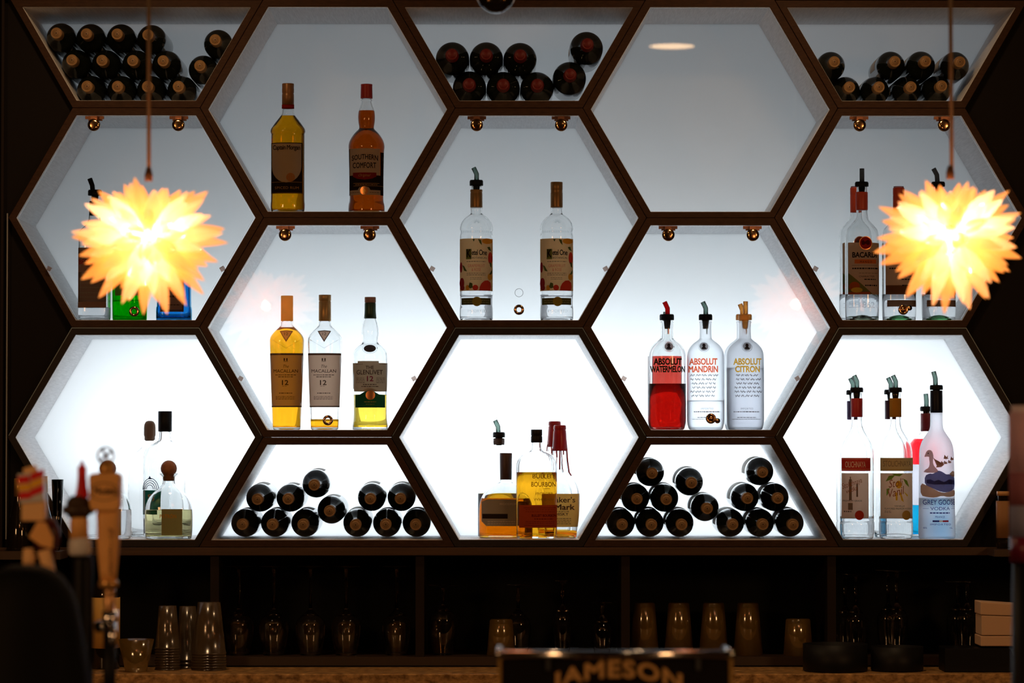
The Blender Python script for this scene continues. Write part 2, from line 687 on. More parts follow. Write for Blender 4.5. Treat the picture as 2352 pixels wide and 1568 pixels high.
GRAN = m_pr('granite', (0.17, 0.085, 0.026), 0.35, noise=((0.66, 0.38, 0.14), 45.0, (1, 1, 1.6)))
o = obj('granite_counter', newbox(X(-700), X(3000), -0.245, 0.328, GZ - 0.030, GZ), GRAN, None, False, bevel=0.003)
tag(o, 'brown speckled granite counter along the bottom behind the bar', 'counter')
o = obj('back_bar_cabinet', newbox(X(-700), X(3000), -0.19, 0.328, 0.0, GZ - 0.031), DARK, None, False)
tag(o, 'black cabinet carrying the granite counter', 'cabinet')
# front bar
o = obj('front_bar', newbox(-2.9, 2.9, -3.35, -2.12, 0.0, 0.985), m_pr('front_bar_wood', (0.04, 0.02, 0.01), 0.4), None, False)
tag(o, 'dark wooden front bar below the tap handles', 'bar counter')

# ceiling downlights
def downlight(x, y, p, i, lab):
    root = empty('recessed_downlight', (x, y, 2.94), lab, 'ceiling light', 'recessed ceiling downlights')
    obj('trim_ring', ring(bmesh.new(), [(0.1 * math.cos(2 * PI * k / 32), 0.1 * math.sin(2 * PI * k / 32)) for k in range(32)],
                          [(0.082 * math.cos(2 * PI * k / 32), 0.082 * math.sin(2 * PI * k / 32)) for k in range(32)], -0.004, 0.004), BLACK, root).rotation_euler = (PI / 2, 0, 0)
    l = area('downlight_lamp', (x, y, 2.932), (0, 0, 0), 0.16, 0.16, p, (1.0, 0.62, 0.32), 'DISK')


p = W(1543, 107, 0.012)
v = (p - CAM)
t = (2.932 - CAM.z) / v.z
q = CAM + v * t
downlight(q.x, 0.012 - (q.y - 0.012), 0.9, 0, 'ceiling downlight mirrored in the glass of the empty top hexagon')
downlight(-0.9, -0.75, 6.0, 1, 'left ceiling downlight close over the back bar')
downlight(0.75, -0.75, 6.0, 2, 'right ceiling downlight close over the back bar')

# ------------------------------------------------------------------ bottles
INK = m_paper('black_ink', (0.02, 0.016, 0.014), 0.2)
INKB = m_paper('brown_ink', (0.10, 0.05, 0.03), 0.4)


class Bottle:
    def __init__(s, cx, y, floor, prof, label, k=1.0, n=2.0, cat='bottle', glass=None, wall=2.6, heel=6.0, name='liquor_bottle', seg=48, group='bottles standing in the hexagonal shelves', rotz=0.0, passes=1):
        s.cx, s.y, s.k, s.n = cx, y, k, n
        s.s = S(y)
        s.floor = floor
        base = W(cx, 1000, y)
        s.root = empty(name, (base.x, y, floor), label, cat, group)
        if rotz:
            s.root.rotation_euler = (0, 0, rotz)
        pr = [(hw * s.s, W(cx, py, y).z - floor) for py, hw in prof]
        pr.reverse()
        pr[0] = (pr[0][0], 0.0)
        pr = chaikin(pr, passes)
        pr = [(0.0, 0.0006)] + [(pr[0][0] * 0.94, 0.0)] + [(r, max(z, 0.0015)) for r, z in pr]
        s.pr = pr[1:]
        top = pr[-1][1]
        s.top = top
        w = wall * s.s
        inn = [(max(r - w, 0.004), z) for r, z in s.pr if z > heel * s.s and z < top - 0.0005]
        zb = heel * s.s
        inn = [(0.0, zb + 0.004)] + [(inn[0][0] * 0.6, zb + 0.0015), (inn[0][0] * 0.93, zb)] + [(r, z) for r, z in inn if z > zb + 0.0008]
        s.inn = inn + [(max(s.pr[-1][0] - w, 0.004), top)]
        full = pr + s.inn[::-1]
        bm = lathe_z(bmesh.new(), full, seg, k, n)
        s.seg = seg
        s.body = obj('glass_body', bm, glass or CLEAR, s.root)

    def zl(s, py):
        return W(s.cx, py, s.y).z - s.floor

    def rad(s, z):
        P = s.pr
        for (r0, z0), (r1, z1) in zip(P, P[1:]):
            if z0 <= z <= z1 and z1 > z0:
                return r0 + (r1 - r0) * (z - z0) / (z1 - z0)
        return P[-1][0] if z > P[-1][1] else P[0][0]

    def surf(s, px, py, off=0.0005):
        x = (px - s.cx) * s.s
        z = s.zl(py)
        r = s.rad(z) + off
        if abs(x) > r * 0.995:
            x = math.copysign(r * 0.995, x)
        yy = -s.k * (r ** s.n - abs(x) ** s.n) ** (1.0 / s.n)
        return (x, yy - off * 0.3, z)

    def liquid(s, py, mat, name='liquid', py0=None):
        z1 = s.zl(py)
        z0 = s.zl(py0) if py0 else -1
        P = []
        for (r, z) in s.inn:
            if z <= z1 and z >= z0:
                P.append((r + 0.00025 if r > 0 else 0.0, z - 0.0002 if r == 0 else z))
        # radius at the surface
        for (r0, a), (r1, b) in zip(s.inn, s.inn[1:]):
            for lim, front in ((z1, False), (z0, True)):
                if a < lim <= b and r0 > 0:
                    rr = r0 + (r1 - r0) * (lim - a) / (b - a) + 0.00025
                    if front:
                        P.insert(0, (rr, lim))
                    else:
                        P.append((rr, lim))
        if P[0][0] > 0:
            P.insert(0, (0.0, P[0][1]))
        P.append((0.0, P[-1][1]))
        return obj(name, lathe_z(bmesh.new(), P, s.seg, s.k, s.n), mat, s.root)

    def rectbm(s, x0, x1, y0, y1, off=0.0005, bm=None):
        bm = bm or bmesh.new()
        nx = max(2, int(abs(x1 - x0) / 4))
        ny = max(1, int(abs(y1 - y0) / 6))
        g = [[bm.verts.new(s.surf(x0 + (x1 - x0) * i / nx, y0 + (y1 - y0) * j / ny, off)) for i in range(nx + 1)] for j in range(ny + 1)]
        for j in range(ny):
            for i in range(nx):
                bm.faces.new((g[j][i], g[j + 1][i], g[j + 1][i + 1], g[j][i + 1]))
        return bm

    def polybm(s, pts, off=0.0008, bm=None, smooth=0):
        for _ in range(smooth):
            pts = [q for a, c in zip(pts, pts[1:] + pts[:1]) for q in ((a[0] * .75 + c[0] * .25, a[1] * .75 + c[1] * .25), (a[0] * .25 + c[0] * .75, a[1] * .25 + c[1] * .75))]
        bm = bm or bmesh.new()
        b2 = bmesh.new()
        b2.faces.new([b2.verts.new((p[0], p[1], 0)) for p in pts])
        bmesh.ops.triangulate(b2, faces=b2.faces)
        for _ in range(4):
            E = [e for e in b2.edges if e.calc_length() > 5]
            if not E:
                break
            bmesh.ops.subdivide_edges(b2, edges=E, cuts=1)
            bmesh.ops.triangulate(b2, faces=[f for f in b2.faces if len(f.verts) > 3])
        mp = {v: bm.verts.new(s.surf(v.co.x, v.co.y, off)) for v in b2.verts}
        for f in b2.faces:
            try:
                bm.faces.new([mp[v] for v in f.verts])
            except ValueError:
                pass
        b2.free()
        return bm

    def ellbm(s, cx, cyy, rx, ry=None, off=0.0008, bm=None, seg=22, a0=0, a1=2 * PI):
        ry = ry or rx
        n = seg
        return s.polybm([(cx + rx * math.cos(a0 + (a1 - a0) * i / n), cyy + ry * math.sin(a0 + (a1 - a0) * i / n)) for i in range(n if a1 - a0 > 6.2 else n + 1)], off, bm)

    def textbm(s, bm, st, xc, w, y0, y1, off=0.0011, **kw):
        pts, fs = textpts(st, xc, w, y0, y1, **kw)
        V = [bm.verts.new(s.surf(a, b, off)) for a, b in pts]
        for f in fs:
            try:
                bm.faces.new([V[i] for i in f])
            except ValueError:
                pass
        return bm

    def lines(s, bm, xc, w, ys, h=1.0, off=0.0011, seed=3):
        """rows of print too small to read"""
        rd = random.Random(seed)
        for yy in ys:
            x = xc - w / 2
            while x < xc + w / 2:
                l = rd.uniform(2.0, 7.0)
                s.rectbm(x, min(x + l, xc + w / 2), yy, yy + h, off, bm)
                x += l + 1.3
        return bm

    def band(s, name, py0, py1, mat, extra=0.7, parent=None, prof=None, label=None):
        """a sleeve around the neck or a cap, following the glass"""
        z0, z1 = s.zl(py1), s.zl(py0)
        e = extra * s.s
        if prof:
            P = [(hw * s.s, s.zl(py)) for py, hw in prof][::-1]
        else:
            P = []
            m = 8
            for i in range(m + 1):
                z = z0 + (z1 - z0) * i / m
                P.append((s.rad(z) + e, z))
        P = [(0.0, P[0][1])] + P + [(0.0, P[-1][1])]
        if not prof:
            P = P[1:-1]
            inner = [(r - e * 0.8, z) for r, z in P]
            P = P + inner[::-1] + [P[0]]
        return obj(name, lathe_z(bmesh.new(), P, 32, s.k if s.n == 2 else 1.0, 2.0), mat, parent or s.root, label=label)

    def cap(s, prof, mat, name='cap', label=None):
        P = [(hw * s.s, s.zl(py)) for py, hw in prof][::-1]
        P = [(0.0, P[0][1])] + P + [(0.0, P[-1][1])]
        return obj(name, lathe_z(bmesh.new(), P, 32), mat, s.root, label=label)

    def pourer(s, py_top, py_bot, hw, tubepts, mat, stop=None, plug=10, tubew=5.6, plughw=8.5):
        """free-pour spout: flat stopper, plug inside the neck and angled spout"""
        P = [(hw * 0.97, s.zl(py_bot) / s.s), (hw, s.zl(py_bot - 1.5) / s.s), (hw, s.zl(py_top + 3) / s.s), (hw * 0.9, s.zl(py_top) / s.s)]
        P = [(r * s.s, z * s.s) for r, z in P]
        st = obj('pourer_stopper', lathe_z(bmesh.new(), [(0, P[0][1])] + P + [(0, P[-1][1])], 28), stop or RUBBER, s.root)
        zt, zb = s.zl(py_bot), s.zl(py_bot + plug + 8)
        q = [(0, zb)]
        for i in range(5):
            zz = zb + (zt - zb) * i / 4
            q += [(plughw * s.s * (0.72 + 0.07 * i), zz), (plughw * s.s * (0.80 + 0.05 * i), zz + (zt - zb) / 6)]
        q = [(r, min(z, zt)) for r, z in q] + [(0, zt)]
        obj('plug', lathe_z(bmesh.new(), q, 24), stop or RUBBER, st)
        pts = [((a - s.cx) * s.s, -0.002, s.zl(b)) for a, b in tubepts]
        obj('spout', tube(bmesh.new(), pts, tubew * s.s, 10), mat, st)
        return st


def shelf_floor(ci, row):
    return FLOORZ[(ci, row)]


AMBER = m_glass('amber_liquor', (0.93, 0.62, 0.10), 0.0, 1.34)
AMBERD = m_glass('dark_amber_liquor', (0.64, 0.24, 0.03), 0.0, 1.34)
GOLDL = m_glass('golden_liquor', (0.88, 0.56, 0.05), 0.0, 1.34)
YEL = m_glass('pale_yellow_liquor', (0.99, 0.82, 0.26), 0.0, 1.34)
REDL = m_glass('red_liquor', (0.80, 0.24, 0.20), 0.0, 1.34)
BLUEL = m_glass('blue_liquor', (0.05, 0.72, 0.95), 0.0, 1.34)
WATER = m_glass('clear_liquor', (0.99, 0.99, 1.0), 0.0, 1.34)
TEQ = m_glass('straw_tequila', (0.93, 0.88, 0.62), 0.0, 1.34)
SPOUTG = m_thin('grey_green_plastic', (0.42, 0.52, 0.48), milky=0.25, mcol=(0.2, 0.3, 0.26))
SPOUTR = m_thin('red_plastic', (0.85, 0.05, 0.06), milky=0.5, mcol=(0.75, 0.03, 0.04))
SPOUTA = m_thin('amber_plastic', (0.95, 0.62, 0.28), milky=0.4, mcol=(0.85, 0.45, 0.12))
GOLDCAP = m_pr('gold_foil', (0.26, 0.13, 0.035), 0.4, 0.5)
GOLDT = m_paper('gold_sleeve', (0.78, 0.48, 0.15), 0.6)
REDCAP = m_pr('red_cap', (0.30, 0.015, 0.012), 0.4)
PAPER = m_paper('cream_paper', (0.792, 0.550, 0.352), 0.78, (0.920, 0.600, 0.360))
PAPERK = m_paper('orange_cream_paper', (0.858, 0.506, 0.220), 0.78, (0.920, 0.540, 0.230))
PAPERT = m_paper('tan_paper', (0.726, 0.473, 0.330), 0.78, (0.853, 0.558, 0.388))
PAPERM = m_paper('ochre_paper', (0.825, 0.462, 0.110), 0.78, (0.780, 0.416, 0.091))
PAPERBR = m_paper('brown_paper', (0.330, 0.154, 0.077), 0.78, (0.338, 0.156, 0.078))
PRED = m_paper('red_print', (0.50, 0.03, 0.02), 0.4)
PDRED = m_paper('dark_red_print', (0.28, 0.02, 0.015), 0.35)
PORG = m_paper('orange_print', (0.80, 0.20, 0.04), 0.5)
PCOR = m_paper('coral_print', (0.78, 0.16, 0.08), 0.5)
PGRN = m_paper('green_print', (0.10, 0.13, 0.03), 0.4)
PDGR = m_paper('dark_green_print', (0.02, 0.12, 0.06), 0.4)
PGLD = m_paper('gold_print', (0.70, 0.42, 0.06), 0.5)
PCOP = m_pr('copper_seal', (0.80, 0.32, 0.10), 0.3, 0.8)
PYEL = m_paper('yellow_print', (0.85, 0.55, 0.05), 0.5)
PBLK = m_paper('black_print', (0.025, 0.015, 0.01), 0.25)
PBLU = m_paper('navy_print', (0.05, 0.05, 0.28), 0.4)
PMTN = m_paper('slate_blue_print', (0.16, 0.17, 0.36), 0.6)
PMT2 = m_paper('deep_blue_print', (0.08, 0.09, 0.26), 0.6)
PTAN = m_paper('sand_print', (0.55, 0.36, 0.24), 0.6)
PPNK = m_paper('pink_grey_print', (0.66, 0.42, 0.42), 0.6)
PSKY = m_paper('pale_blue_print', (0.35, 0.62, 0.80), 0.75)
PWHT = m_paper('pale_print', (0.85, 0.78, 0.66), 0.4)
EMB = m_glass('embossed_glass', (0.80, 0.82, 0.84), 0.12, 1.3)

# ---- spiced rum bottle
f = shelf_floor(1, 0)
b = Bottle(660, 0.052, f, [(240, 12.5), (249, 12.5), (262, 14.5), (268, 18), (279, 27), (290, 35), (297, 39.5), (303, 40.3), (308, 38), (312, 38.4), (400, 38.2), (461, 38.4), (466, 39.2), (480, 39.2), (492, 37.2)],
           'tall gold capped rum bottle of golden liquor with cream and black label', k=0.72)
b.liquid(266, GOLDL)
b.cap([(192, 13.2), (194, 13.9), (203, 13.6), (204.5, 14), (213, 13.8), (215, 12.8), (217, 13.8), (240, 13.8)], m_pr('brown_gold_cap', (0.20, 0.09, 0.03), 0.35, 0.3))
sl = b.band('neck_sleeve', 217, 249.5, GOLDT, 1.0, prof=[(217, 13.9), (240, 13.9), (249.5, 14.0)])
b.band('sleeve_band', 240, 249.5, PDRED, prof=[(240.5, 14.3), (249.6, 14.3)], parent=sl)
arc = [(658 + 34 * math.cos(a), 384 + 37 * math.sin(a)) for a in [i * PI / 12 for i in range(13)]]
bm = b.polybm([(694.5, 384)] + arc + [(622, 384), (622, 446), (694.5, 446)], 0.0005)
b.rectbm(622, 624, 329.5, 384, 0.0005, bm); b.rectbm(692, 694.5, 329.5, 384, 0.0005, bm); b.rectbm(622, 694.5, 329.5, 331.5, 0.0005, bm)
L = obj('front_label', bm, PBLK, b.root, label='black label with cream field and gold rules')
obj('cream_field', b.polybm([(624, 331.5), (692, 331.5), (692, 384)] + [(658 + 34 * math.cos(a), 384 + 37 * math.sin(a)) for a in [i * PI / 12 for i in range(1, 12)]] + [(624, 384)], 0.0005), m_paper('aged_cream', (0.60, 0.46, 0.30), 0.5, (0.50, 0.36, 0.22)), L)
bm = bmesh.new()
b.textbm(bm, 'Captain Morgan', 658, 63, 335, 349, bold=0.02, spacing=0.9)
obj('lettering', bm, PBLK, L)
bm = bmesh.new()
b.ellbm(668, 409, 10, 10, 0.0011, bm)
obj('barrel_emblem', bm, m_paper('barrel_orange', (0.55, 0.22, 0.06), 0.4), L)
bm = bmesh.new()
for xx in (663, 668, 673):
    b.rectbm(xx - 0.6, xx + 0.6, 401, 417, 0.0014, bm)
b.rectbm(624, 693, 419.5, 420.3, 0.0011, bm)
b.textbm(bm, 'SPICED RUM', 659, 55, 430, 436, spacing=1.1)
b.rectbm(624, 693, 444.2, 445.0, 0.0011, bm)
obj('gold_lettering', bm, m_paper('dull_gold', (0.50, 0.26, 0.08), 0.3), L)

# ---- red capped amber bottle
b = Bottle(841, 0.10, f, [(226, 10.5), (231, 13.5), (233, 11.5), (243, 14), (254, 18.3), (268, 19.8), (282, 18.8), (292, 16.8), (297, 18), (303, 25), (314, 34), (327, 40.5), (338, 42), (346, 40.6), (380, 39.3), (420, 38.8), (455, 38.8), (464, 39.3), (470, 41.5), (484, 42), (492, 41)],
           'red capped bottle of brown liqueur with large cream and black label', k=1.0)
b.liquid(254.5, AMBERD)
b.cap([(193.5, 13), (195, 13.6), (198, 13.2), (224, 13.9), (226.5, 13.6)], REDCAP)
bm = b.rectbm(801, 881, 405, 439, 0.0005)
b.rectbm(874, 881, 352, 405, 0.0005, bm); b.rectbm(874, 881, 439, 450, 0.0005, bm); b.rectbm(801, 803.5, 344, 450, 0.0005, bm)
L = obj('front_label', bm, PBLK, b.root, label='black label with cream panel')
bm = b.rectbm(803.5, 873, 344, 405, 0.0008)
b.rectbm(804, 874, 439, 450, 0.0008, bm)
b.polybm([(822, 439.5), (826, 433), (837, 430), (848, 433), (852, 439.5)], 0.0008, bm)
obj('cream_panel', bm, m_paper('warm_cream', (0.68, 0.50, 0.30), 0.5, (0.50, 0.34, 0.18)), L)
bm = bmesh.new()
b.textbm(bm, 'SOUTHERN', 838.5, 60, 357, 369, bold=0.03, arch=3.0, spacing=1.05)
b.textbm(bm, 'COMFORT', 837.5, 54, 376, 389, bold=0.03, spacing=1.05)
obj('lettering', bm, PBLK, L)
obj('red_banner', b.polybm([(811, 399), (865, 399), (865, 408), (855, 413), (838, 415.5), (821, 413), (811, 408)], 0.0011), PDRED, L)
bm = bmesh.new()
b.textbm(bm, 'Original', 838, 28, 402, 410, off=0.0014, shear=0.4)
b.rectbm(812, 872, 423, 424, 0.0011, bm); b.rectbm(812, 880, 429, 429.8, 0.0011, bm)
b.lines(bm, 842, 50, (425.8,), 1.5, 0.0011)
obj('gold_lettering', bm, m_paper('dull_gold', (0.50, 0.26, 0.08), 0.3), L)
bm = b.ellbm(837, 440.5, 9.2, 9.5, 0.0014)
em = obj('round_emblem', bm, PCOP, L)
bm = b.polybm([(837, 434), (839, 438), (838.2, 442), (842, 439), (841.5, 443), (838, 444), (839, 447), (835, 447), (836, 444), (832.5, 443), (832, 439), (835.8, 442), (835, 438)], 0.0018)
obj('lily_mark', bm, m_pr('bright_gold', (0.95, 0.55, 0.15), 0.25, 0.8), em)
bm = bmesh.new(); b.lines(bm, 815, 20, (444,), 1.0, 0.0011); b.lines(bm, 861, 22, (444,), 1.0, 0.0011)
obj('small_print', bm, INKB, L)


# ---- two orange labelled vodka bottles
def botanical(cx, label, pour):
    f = shelf_floor(2, 1)
    b = Bottle(cx, 0.085, f, [(428, 11.5), (436, 12), (476, 13.2), (478, 14.2), (480, 13.2), (490, 13.4), (492, 14.3), (497, 22), (503, 29), (512, 35.5), (521, 38), (528, 38.2), (530, 36.8), (538, 36.8), (541, 38.3), (546, 38.2), (677, 38.2), (681, 36.9), (704, 36.9), (708, 38), (729, 38.2), (736, 36.5)],
               label, k=1.0)
    b.liquid(677, WATER)
    if pour:
        b.band('neck_sleeve', 436, 476, GOLDCAP, prof=[(435.5, 13.6), (437, 14.2), (441, 14.0), (442, 13.2), (444, 14.0), (475, 14.1), (476.5, 13.8)])
        b.pourer(413.5, 426.5, 15.6, [(cx + 0.5, 414), (cx + 0.6, 400), (cx - 6.5, 385)], SPOUTG)
    else:
        b.cap([(418, 13), (419, 14), (436, 13.9), (437, 13.3), (439, 14), (441, 13.3), (443, 14), (475, 14.1), (476.5, 13.8)], GOLDCAP, 'cap')
    dx = cx - 1094
    L = obj('front_label', b.rectbm(cx - 37.9, cx + 37.6, 549.5, 669), PAPERK, b.root, label='orange cream label with fruit and leaves')
    bm = bmesh.new()
    b.rectbm(dx + 1070.5, dx + 1083, 573.5, 597, 0.0008, bm)
    obj('initial_block', bm, m_paper('olive_block', (0.16, 0.16, 0.03), 0.4), L)
    bm = bmesh.new()
    b.textbm(bm, 'K', dx + 1077, 10, 574, 593, bold=0.05)
    b.textbm(bm, 'etel One', dx + 1101, 35, 575, 588, bold=0.03, spacing=0.9)
    b.textbm(bm, 'BOTANICAL', dx + 1101.5, 34, 591.5, 596, spacing=1.05)
    obj('lettering', bm, PBLK, L)
    bm = bmesh.new()
    b.textbm(bm, 'GRAPEFRUIT', dx + 1094, 39, 608.5, 615.5, spacing=1.1)
    b.textbm(bm, '& ROSE', dx + 1094, 21, 617.5, 624.5, spacing=1.05)
    obj('coral_lettering', bm, PCOR, L)
    bm = bmesh.new()
    b.lines(bm, dx + 1094, 44, (601.5,), 1.2)
    b.lines(bm, dx + 1094, 44, (628.5, 632.5), 1.0)
    b.lines(bm, dx + 1093, 26, (639, 642.5), 0.8)
    obj('small_print', bm, INKB, L)
    bm = bmesh.new()
    b.ellbm(dx + 1119, 549 + 6.5, 12, 6.5, 0.0008, bm)
    b.ellbm(dx + 1125, 637, 5, 8, 0.0008, bm)
    b.ellbm(dx + 1074, 662, 4.5, 6, 0.0008, bm)
    obj('orange_fruit', bm, m_paper('fruit_orange', (0.80, 0.34, 0.03), 0.5), L)
    bm = bmesh.new()
    b.ellbm(dx + 1126, 594, 5, 14, 0.0009, bm)
    b.polybm([(dx + 1101, 668.5), (dx + 1102, 660), (dx + 1106, 652), (dx + 1113, 646), (dx + 1121, 645), (dx + 1127, 650), (dx + 1128, 660), (dx + 1126, 668.5)], 0.0009, bm)
    b.ellbm(dx + 1092, 662, 6.5, 6.5, 0.0009, bm)
    obj('grapefruit', bm, m_paper('grapefruit_red', (0.70, 0.06, 0.03), 0.5), L)
    bm = bmesh.new()
    b.ellbm(dx + 1061, 651, 5.5, 12, 0.0009, bm)
    b.ellbm(dx + 1059, 615, 3, 12, 0.0009, bm)
    b.ellbm(dx + 1062, 662, 5, 6, 0.0009, bm)
    obj('rose_flower', bm, m_paper('rose_red', (0.36, 0.03, 0.03), 0.4), L)
    bm = bmesh.new()
    b.polybm([(dx + 1085, 551), (dx + 1091, 551), (dx + 1088.5, 557)], 0.0010, bm)
    b.polybm([(dx + 1098, 551), (dx + 1105, 553), (dx + 1107, 565), (dx + 1102, 560)], 0.0010, bm)
    b.polybm([(dx + 1119, 569), (dx + 1125, 568), (dx + 1128, 578), (dx + 1122, 575)], 0.0010, bm)
    b.polybm([(dx + 1124, 603), (dx + 1129, 605), (dx + 1129, 616), (dx + 1126, 613)], 0.0010, bm)
    b.polybm([(dx + 1124, 631), (dx + 1130, 620), (dx + 1130, 628), (dx + 1127, 632)], 0.0010, bm)
    b.polybm([(dx + 1062, 610), (dx + 1066, 612), (dx + 1073, 625), (dx + 1066, 623)], 0.0010, bm)
    b.polybm([(dx + 1076, 660), (dx + 1079, 650), (dx + 1085, 652), (dx + 1086, 662), (dx + 1080, 664)], 0.0010, bm)
    obj('leaves', bm, PGRN, L)
    L2 = obj('neck_band_label', b.rectbm(cx - 34, cx + 33, 685.5, 701, 0.0006), m_paper('olive_black', (0.10, 0.09, 0.02), 0.3), b.root, label='dark olive strip label with gold seal')
    obj('gold_seal', b.ellbm(cx + 1.5, 693.5, 11, 11, 0.0009), m_paper('olive_gold', (0.38, 0.26, 0.03), 0.35), L2)
    bm = bmesh.new()
    b.lines(bm, cx - 19, 20, (690, 695), 1.6, 0.0009, 5); b.lines(bm, cx + 21, 18, (690, 695), 1.6, 0.0009, 9)
    obj('small_print', bm, m_paper('khaki', (0.30, 0.24, 0.10), 0.3), L2)
    bm = bmesh.new()
    b.textbm(bm, 'IMPORTED', cx + 2, 44, 712, 718.5, off=0.0004)
    for k in range(7):
        a = k * PI / 6
        b.polybm([(cx + 1 + 3 * math.cos(a + .3), 514 - 3 * math.sin(a + .3)), (cx + 1 + 10 * math.cos(a), 512 - 8 * math.sin(a)), (cx + 1 + 3 * math.cos(a - .3), 514 - 3 * math.sin(a - .3))], 0.0004, bm)
    for i in range(18):
        xx = cx - 34 + i * 4
        b.rectbm(xx, xx + 2.2, 531, 536, 0.0004, bm)
    obj('embossing', bm, EMB, b.root)
    return b


botanical(1094, 'orange labelled vodka bottle with a black pourer, left of the two', True)
botanical(1278.7, 'orange labelled vodka bottle with a gold screw cap, right of the two', False)


# ---- three whiskies
def malt(cx, label, full):
    f = shelf_floor(1, 1)
    b = Bottle(cx, 0.09, f, [(737, 12.8), (741, 14.3), (745, 14), (750, 16), (757, 24), (764, 31), (771, 36.5), (778, 39.2), (788, 39.4), (815, 38.2), (870, 36.2), (930, 34), (965, 32.8), (981, 32.2), (989, 31)],
               label, k=0.8, n=2.6)
    if full:
        b.liquid(752, AMBER)
        b.cap([(679, 13.4), (680, 14), (736, 14), (737.5, 13.4)], GOLDT, 'cap', label='marbled translucent gold cap')
    else:
        b.liquid(962.5, AMBER)
        b.cap([(677, 13.6), (678, 14.2), (690, 14.2), (691, 12.6), (692.5, 14), (736, 14.2), (737.5, 13.4)], m_pr('gold_cap', (0.45, 0.24, 0.07), 0.35, 0.5), 'cap')
    L = obj('front_label', b.rectbm(cx - 38, cx + 38, 812, 934.5), PAPERT, b.root, label='tan paper label with brown lettering')
    bm = bmesh.new()
    b.rectbm(cx - 38, cx + 38, 811.5, 816, 0.0008, bm); b.rectbm(cx - 36, cx + 36, 932, 935, 0.0008, bm)
    obj('border', bm, m_paper('border_brown', (0.16, 0.09, 0.06), 0.4), L)
    bm = bmesh.new()
    b.textbm(bm, 'The', cx + 0, 13, 838, 845, shear=0.4)
    b.textbm(bm, 'MACALLAN', cx - 1, 56, 848.5, 856, bold=0.015, spacing=1.02)
    b.textbm(bm, '12', cx - 2, 15, 873, 884.5, bold=0.03)
    b.lines(bm, cx - 1, 47, (860.5,), 1.6, seed=4); b.lines(bm, cx - 1, 34, (865,), 1.6, seed=6)
    b.lines(bm, cx - 1, 30, (902,), 1.8, seed=8)
    b.lines(bm, cx - 2, 44, (910.2, 913.2, 916.2), 1.0, seed=9)
    b.lines(bm, cx - 3, 12, (886.5,), 0.8, seed=10)
    for dx in (-4, 2):
        b.rectbm(cx + dx - 1.5, cx + dx + 1.5, 823, 829, 0.0011, bm)
    b.rectbm(cx - 6, cx + 4, 830, 831, 0.0011, bm)
    obj('lettering', bm, INKB, L)
    to = [(cx - 15.5, 760.5), (cx, 758.8), (cx + 15.5, 760.5), (cx + 9.6, 771), (cx, 786), (cx - 9.6, 771)]
    ti = [(cx - 12.3, 762.4), (cx, 760.8), (cx + 12.3, 762.4), (cx + 7.6, 770.4), (cx, 782), (cx - 7.6, 770.4)]
    bm = bmesh.new()
    for i in range(6):
        b.polybm([to[i], to[(i + 1) % 6], ti[(i + 1) % 6], ti[i]], 0.0007, bm)
    T = obj('shoulder_label', b.polybm(ti, 0.0006), PAPERT, b.root, label='small triangular shoulder label')
    obj('border', bm, m_paper('border_brown', (0.16, 0.09, 0.06), 0.4), T)
    obj('lettering', b.textbm(bmesh.new(), '12', cx, 8.5, 764, 770.5, off=0.0013), INKB, T)
    # shallow chevron moulded into the glass
    bm = bmesh.new()
    for sg in (-1, 1):
        b.polybm([(cx, 801), (cx + sg * 33, 781), (cx + sg * 33, 779.6), (cx, 799.2)], 0.0004, bm)
    obj('chevron_moulding', bm, EMB, b.root)


malt(658.7, 'tan labelled whisky bottle full of amber whisky, left of three', True)
malt(745.8, 'almost empty tan labelled whisky bottle behind the brass door knob', False)
f = shelf_floor(1, 1)
b = Bottle(850, 0.09, f, [(728, 12.5), (731, 13), (742, 16.8), (755, 19.3), (766, 19.8), (776, 18.6), (785, 17.3), (790, 20), (796, 29), (803, 36), (812, 39.8), (822, 40.3), (850, 39.6), (900, 38.3), (930, 37.9), (955, 38), (968, 39), (980, 41), (989, 40.5)],
           'whisky bottle with long neck, green capsule and green lower label', k=1.0)
b.liquid(906, YEL)
b.cap([(682, 12.2), (683, 12.9), (693, 12.9), (695, 12.3)], m_pr('brown_stopper_top', (0.25, 0.10, 0.045), 0.5), 'stopper')
b.band('capsule', 695, 731, m_pr('dark_green_foil', (0.03, 0.05, 0.02), 0.35, 0.3), prof=[(695.5, 12.4), (697, 12.9), (712, 12.9), (718, 13.2), (731, 14.4)])
bm = b.rectbm(810.5, 890, 834, 893)
b.rectbm(822.5, 871, 829.5, 834, 0.0005, bm)
b.polybm([(813, 893), (890, 893), (888, 899), (873, 899.5), (862, 894), (850, 890), (838, 894), (827, 899.5), (814, 899)], 0.0005, bm)
L = obj('front_label', bm, m_paper('beige_paper', (0.62, 0.46, 0.30), 0.5, (0.50, 0.36, 0.22)), b.root, label='beige label with brown lettering')
bm = bmesh.new()
b.textbm(bm, 'THE', 850.5, 18.5, 840.5, 848, bold=0.02)
b.textbm(bm, 'GLENLIVET', 850, 60, 850, 860.5, bold=0.02)
b.lines(bm, 829, 20, (868, 871.5, 875, 878.5), 0.9, seed=2); b.lines(bm, 875, 19, (868, 871.5, 875, 878.5), 0.9, seed=5)
b.lines(bm, 851, 32, (882.5,), 1.8, seed=3); b.lines(bm, 851, 39, (887,), 1.8, seed=8)
b.rectbm(818, 835, 836.5, 837.2, 0.0011, bm); b.rectbm(873, 888, 836.5, 837.2, 0.0011, bm)
obj('lettering', bm, INKB, L)
obj('red_number', b.textbm(bmesh.new(), '12', 851.5, 15, 864, 876, bold=0.03), m_paper('wine_print', (0.28, 0.03, 0.05), 0.3), L)
L2 = obj('lower_label', b.polybm([(817, 907), (828, 906), (838, 900), (850, 896), (862, 900), (872, 906), (885, 907), (885, 936), (817, 936)], 0.0006), PDGR, b.root, label='dark green lower label')
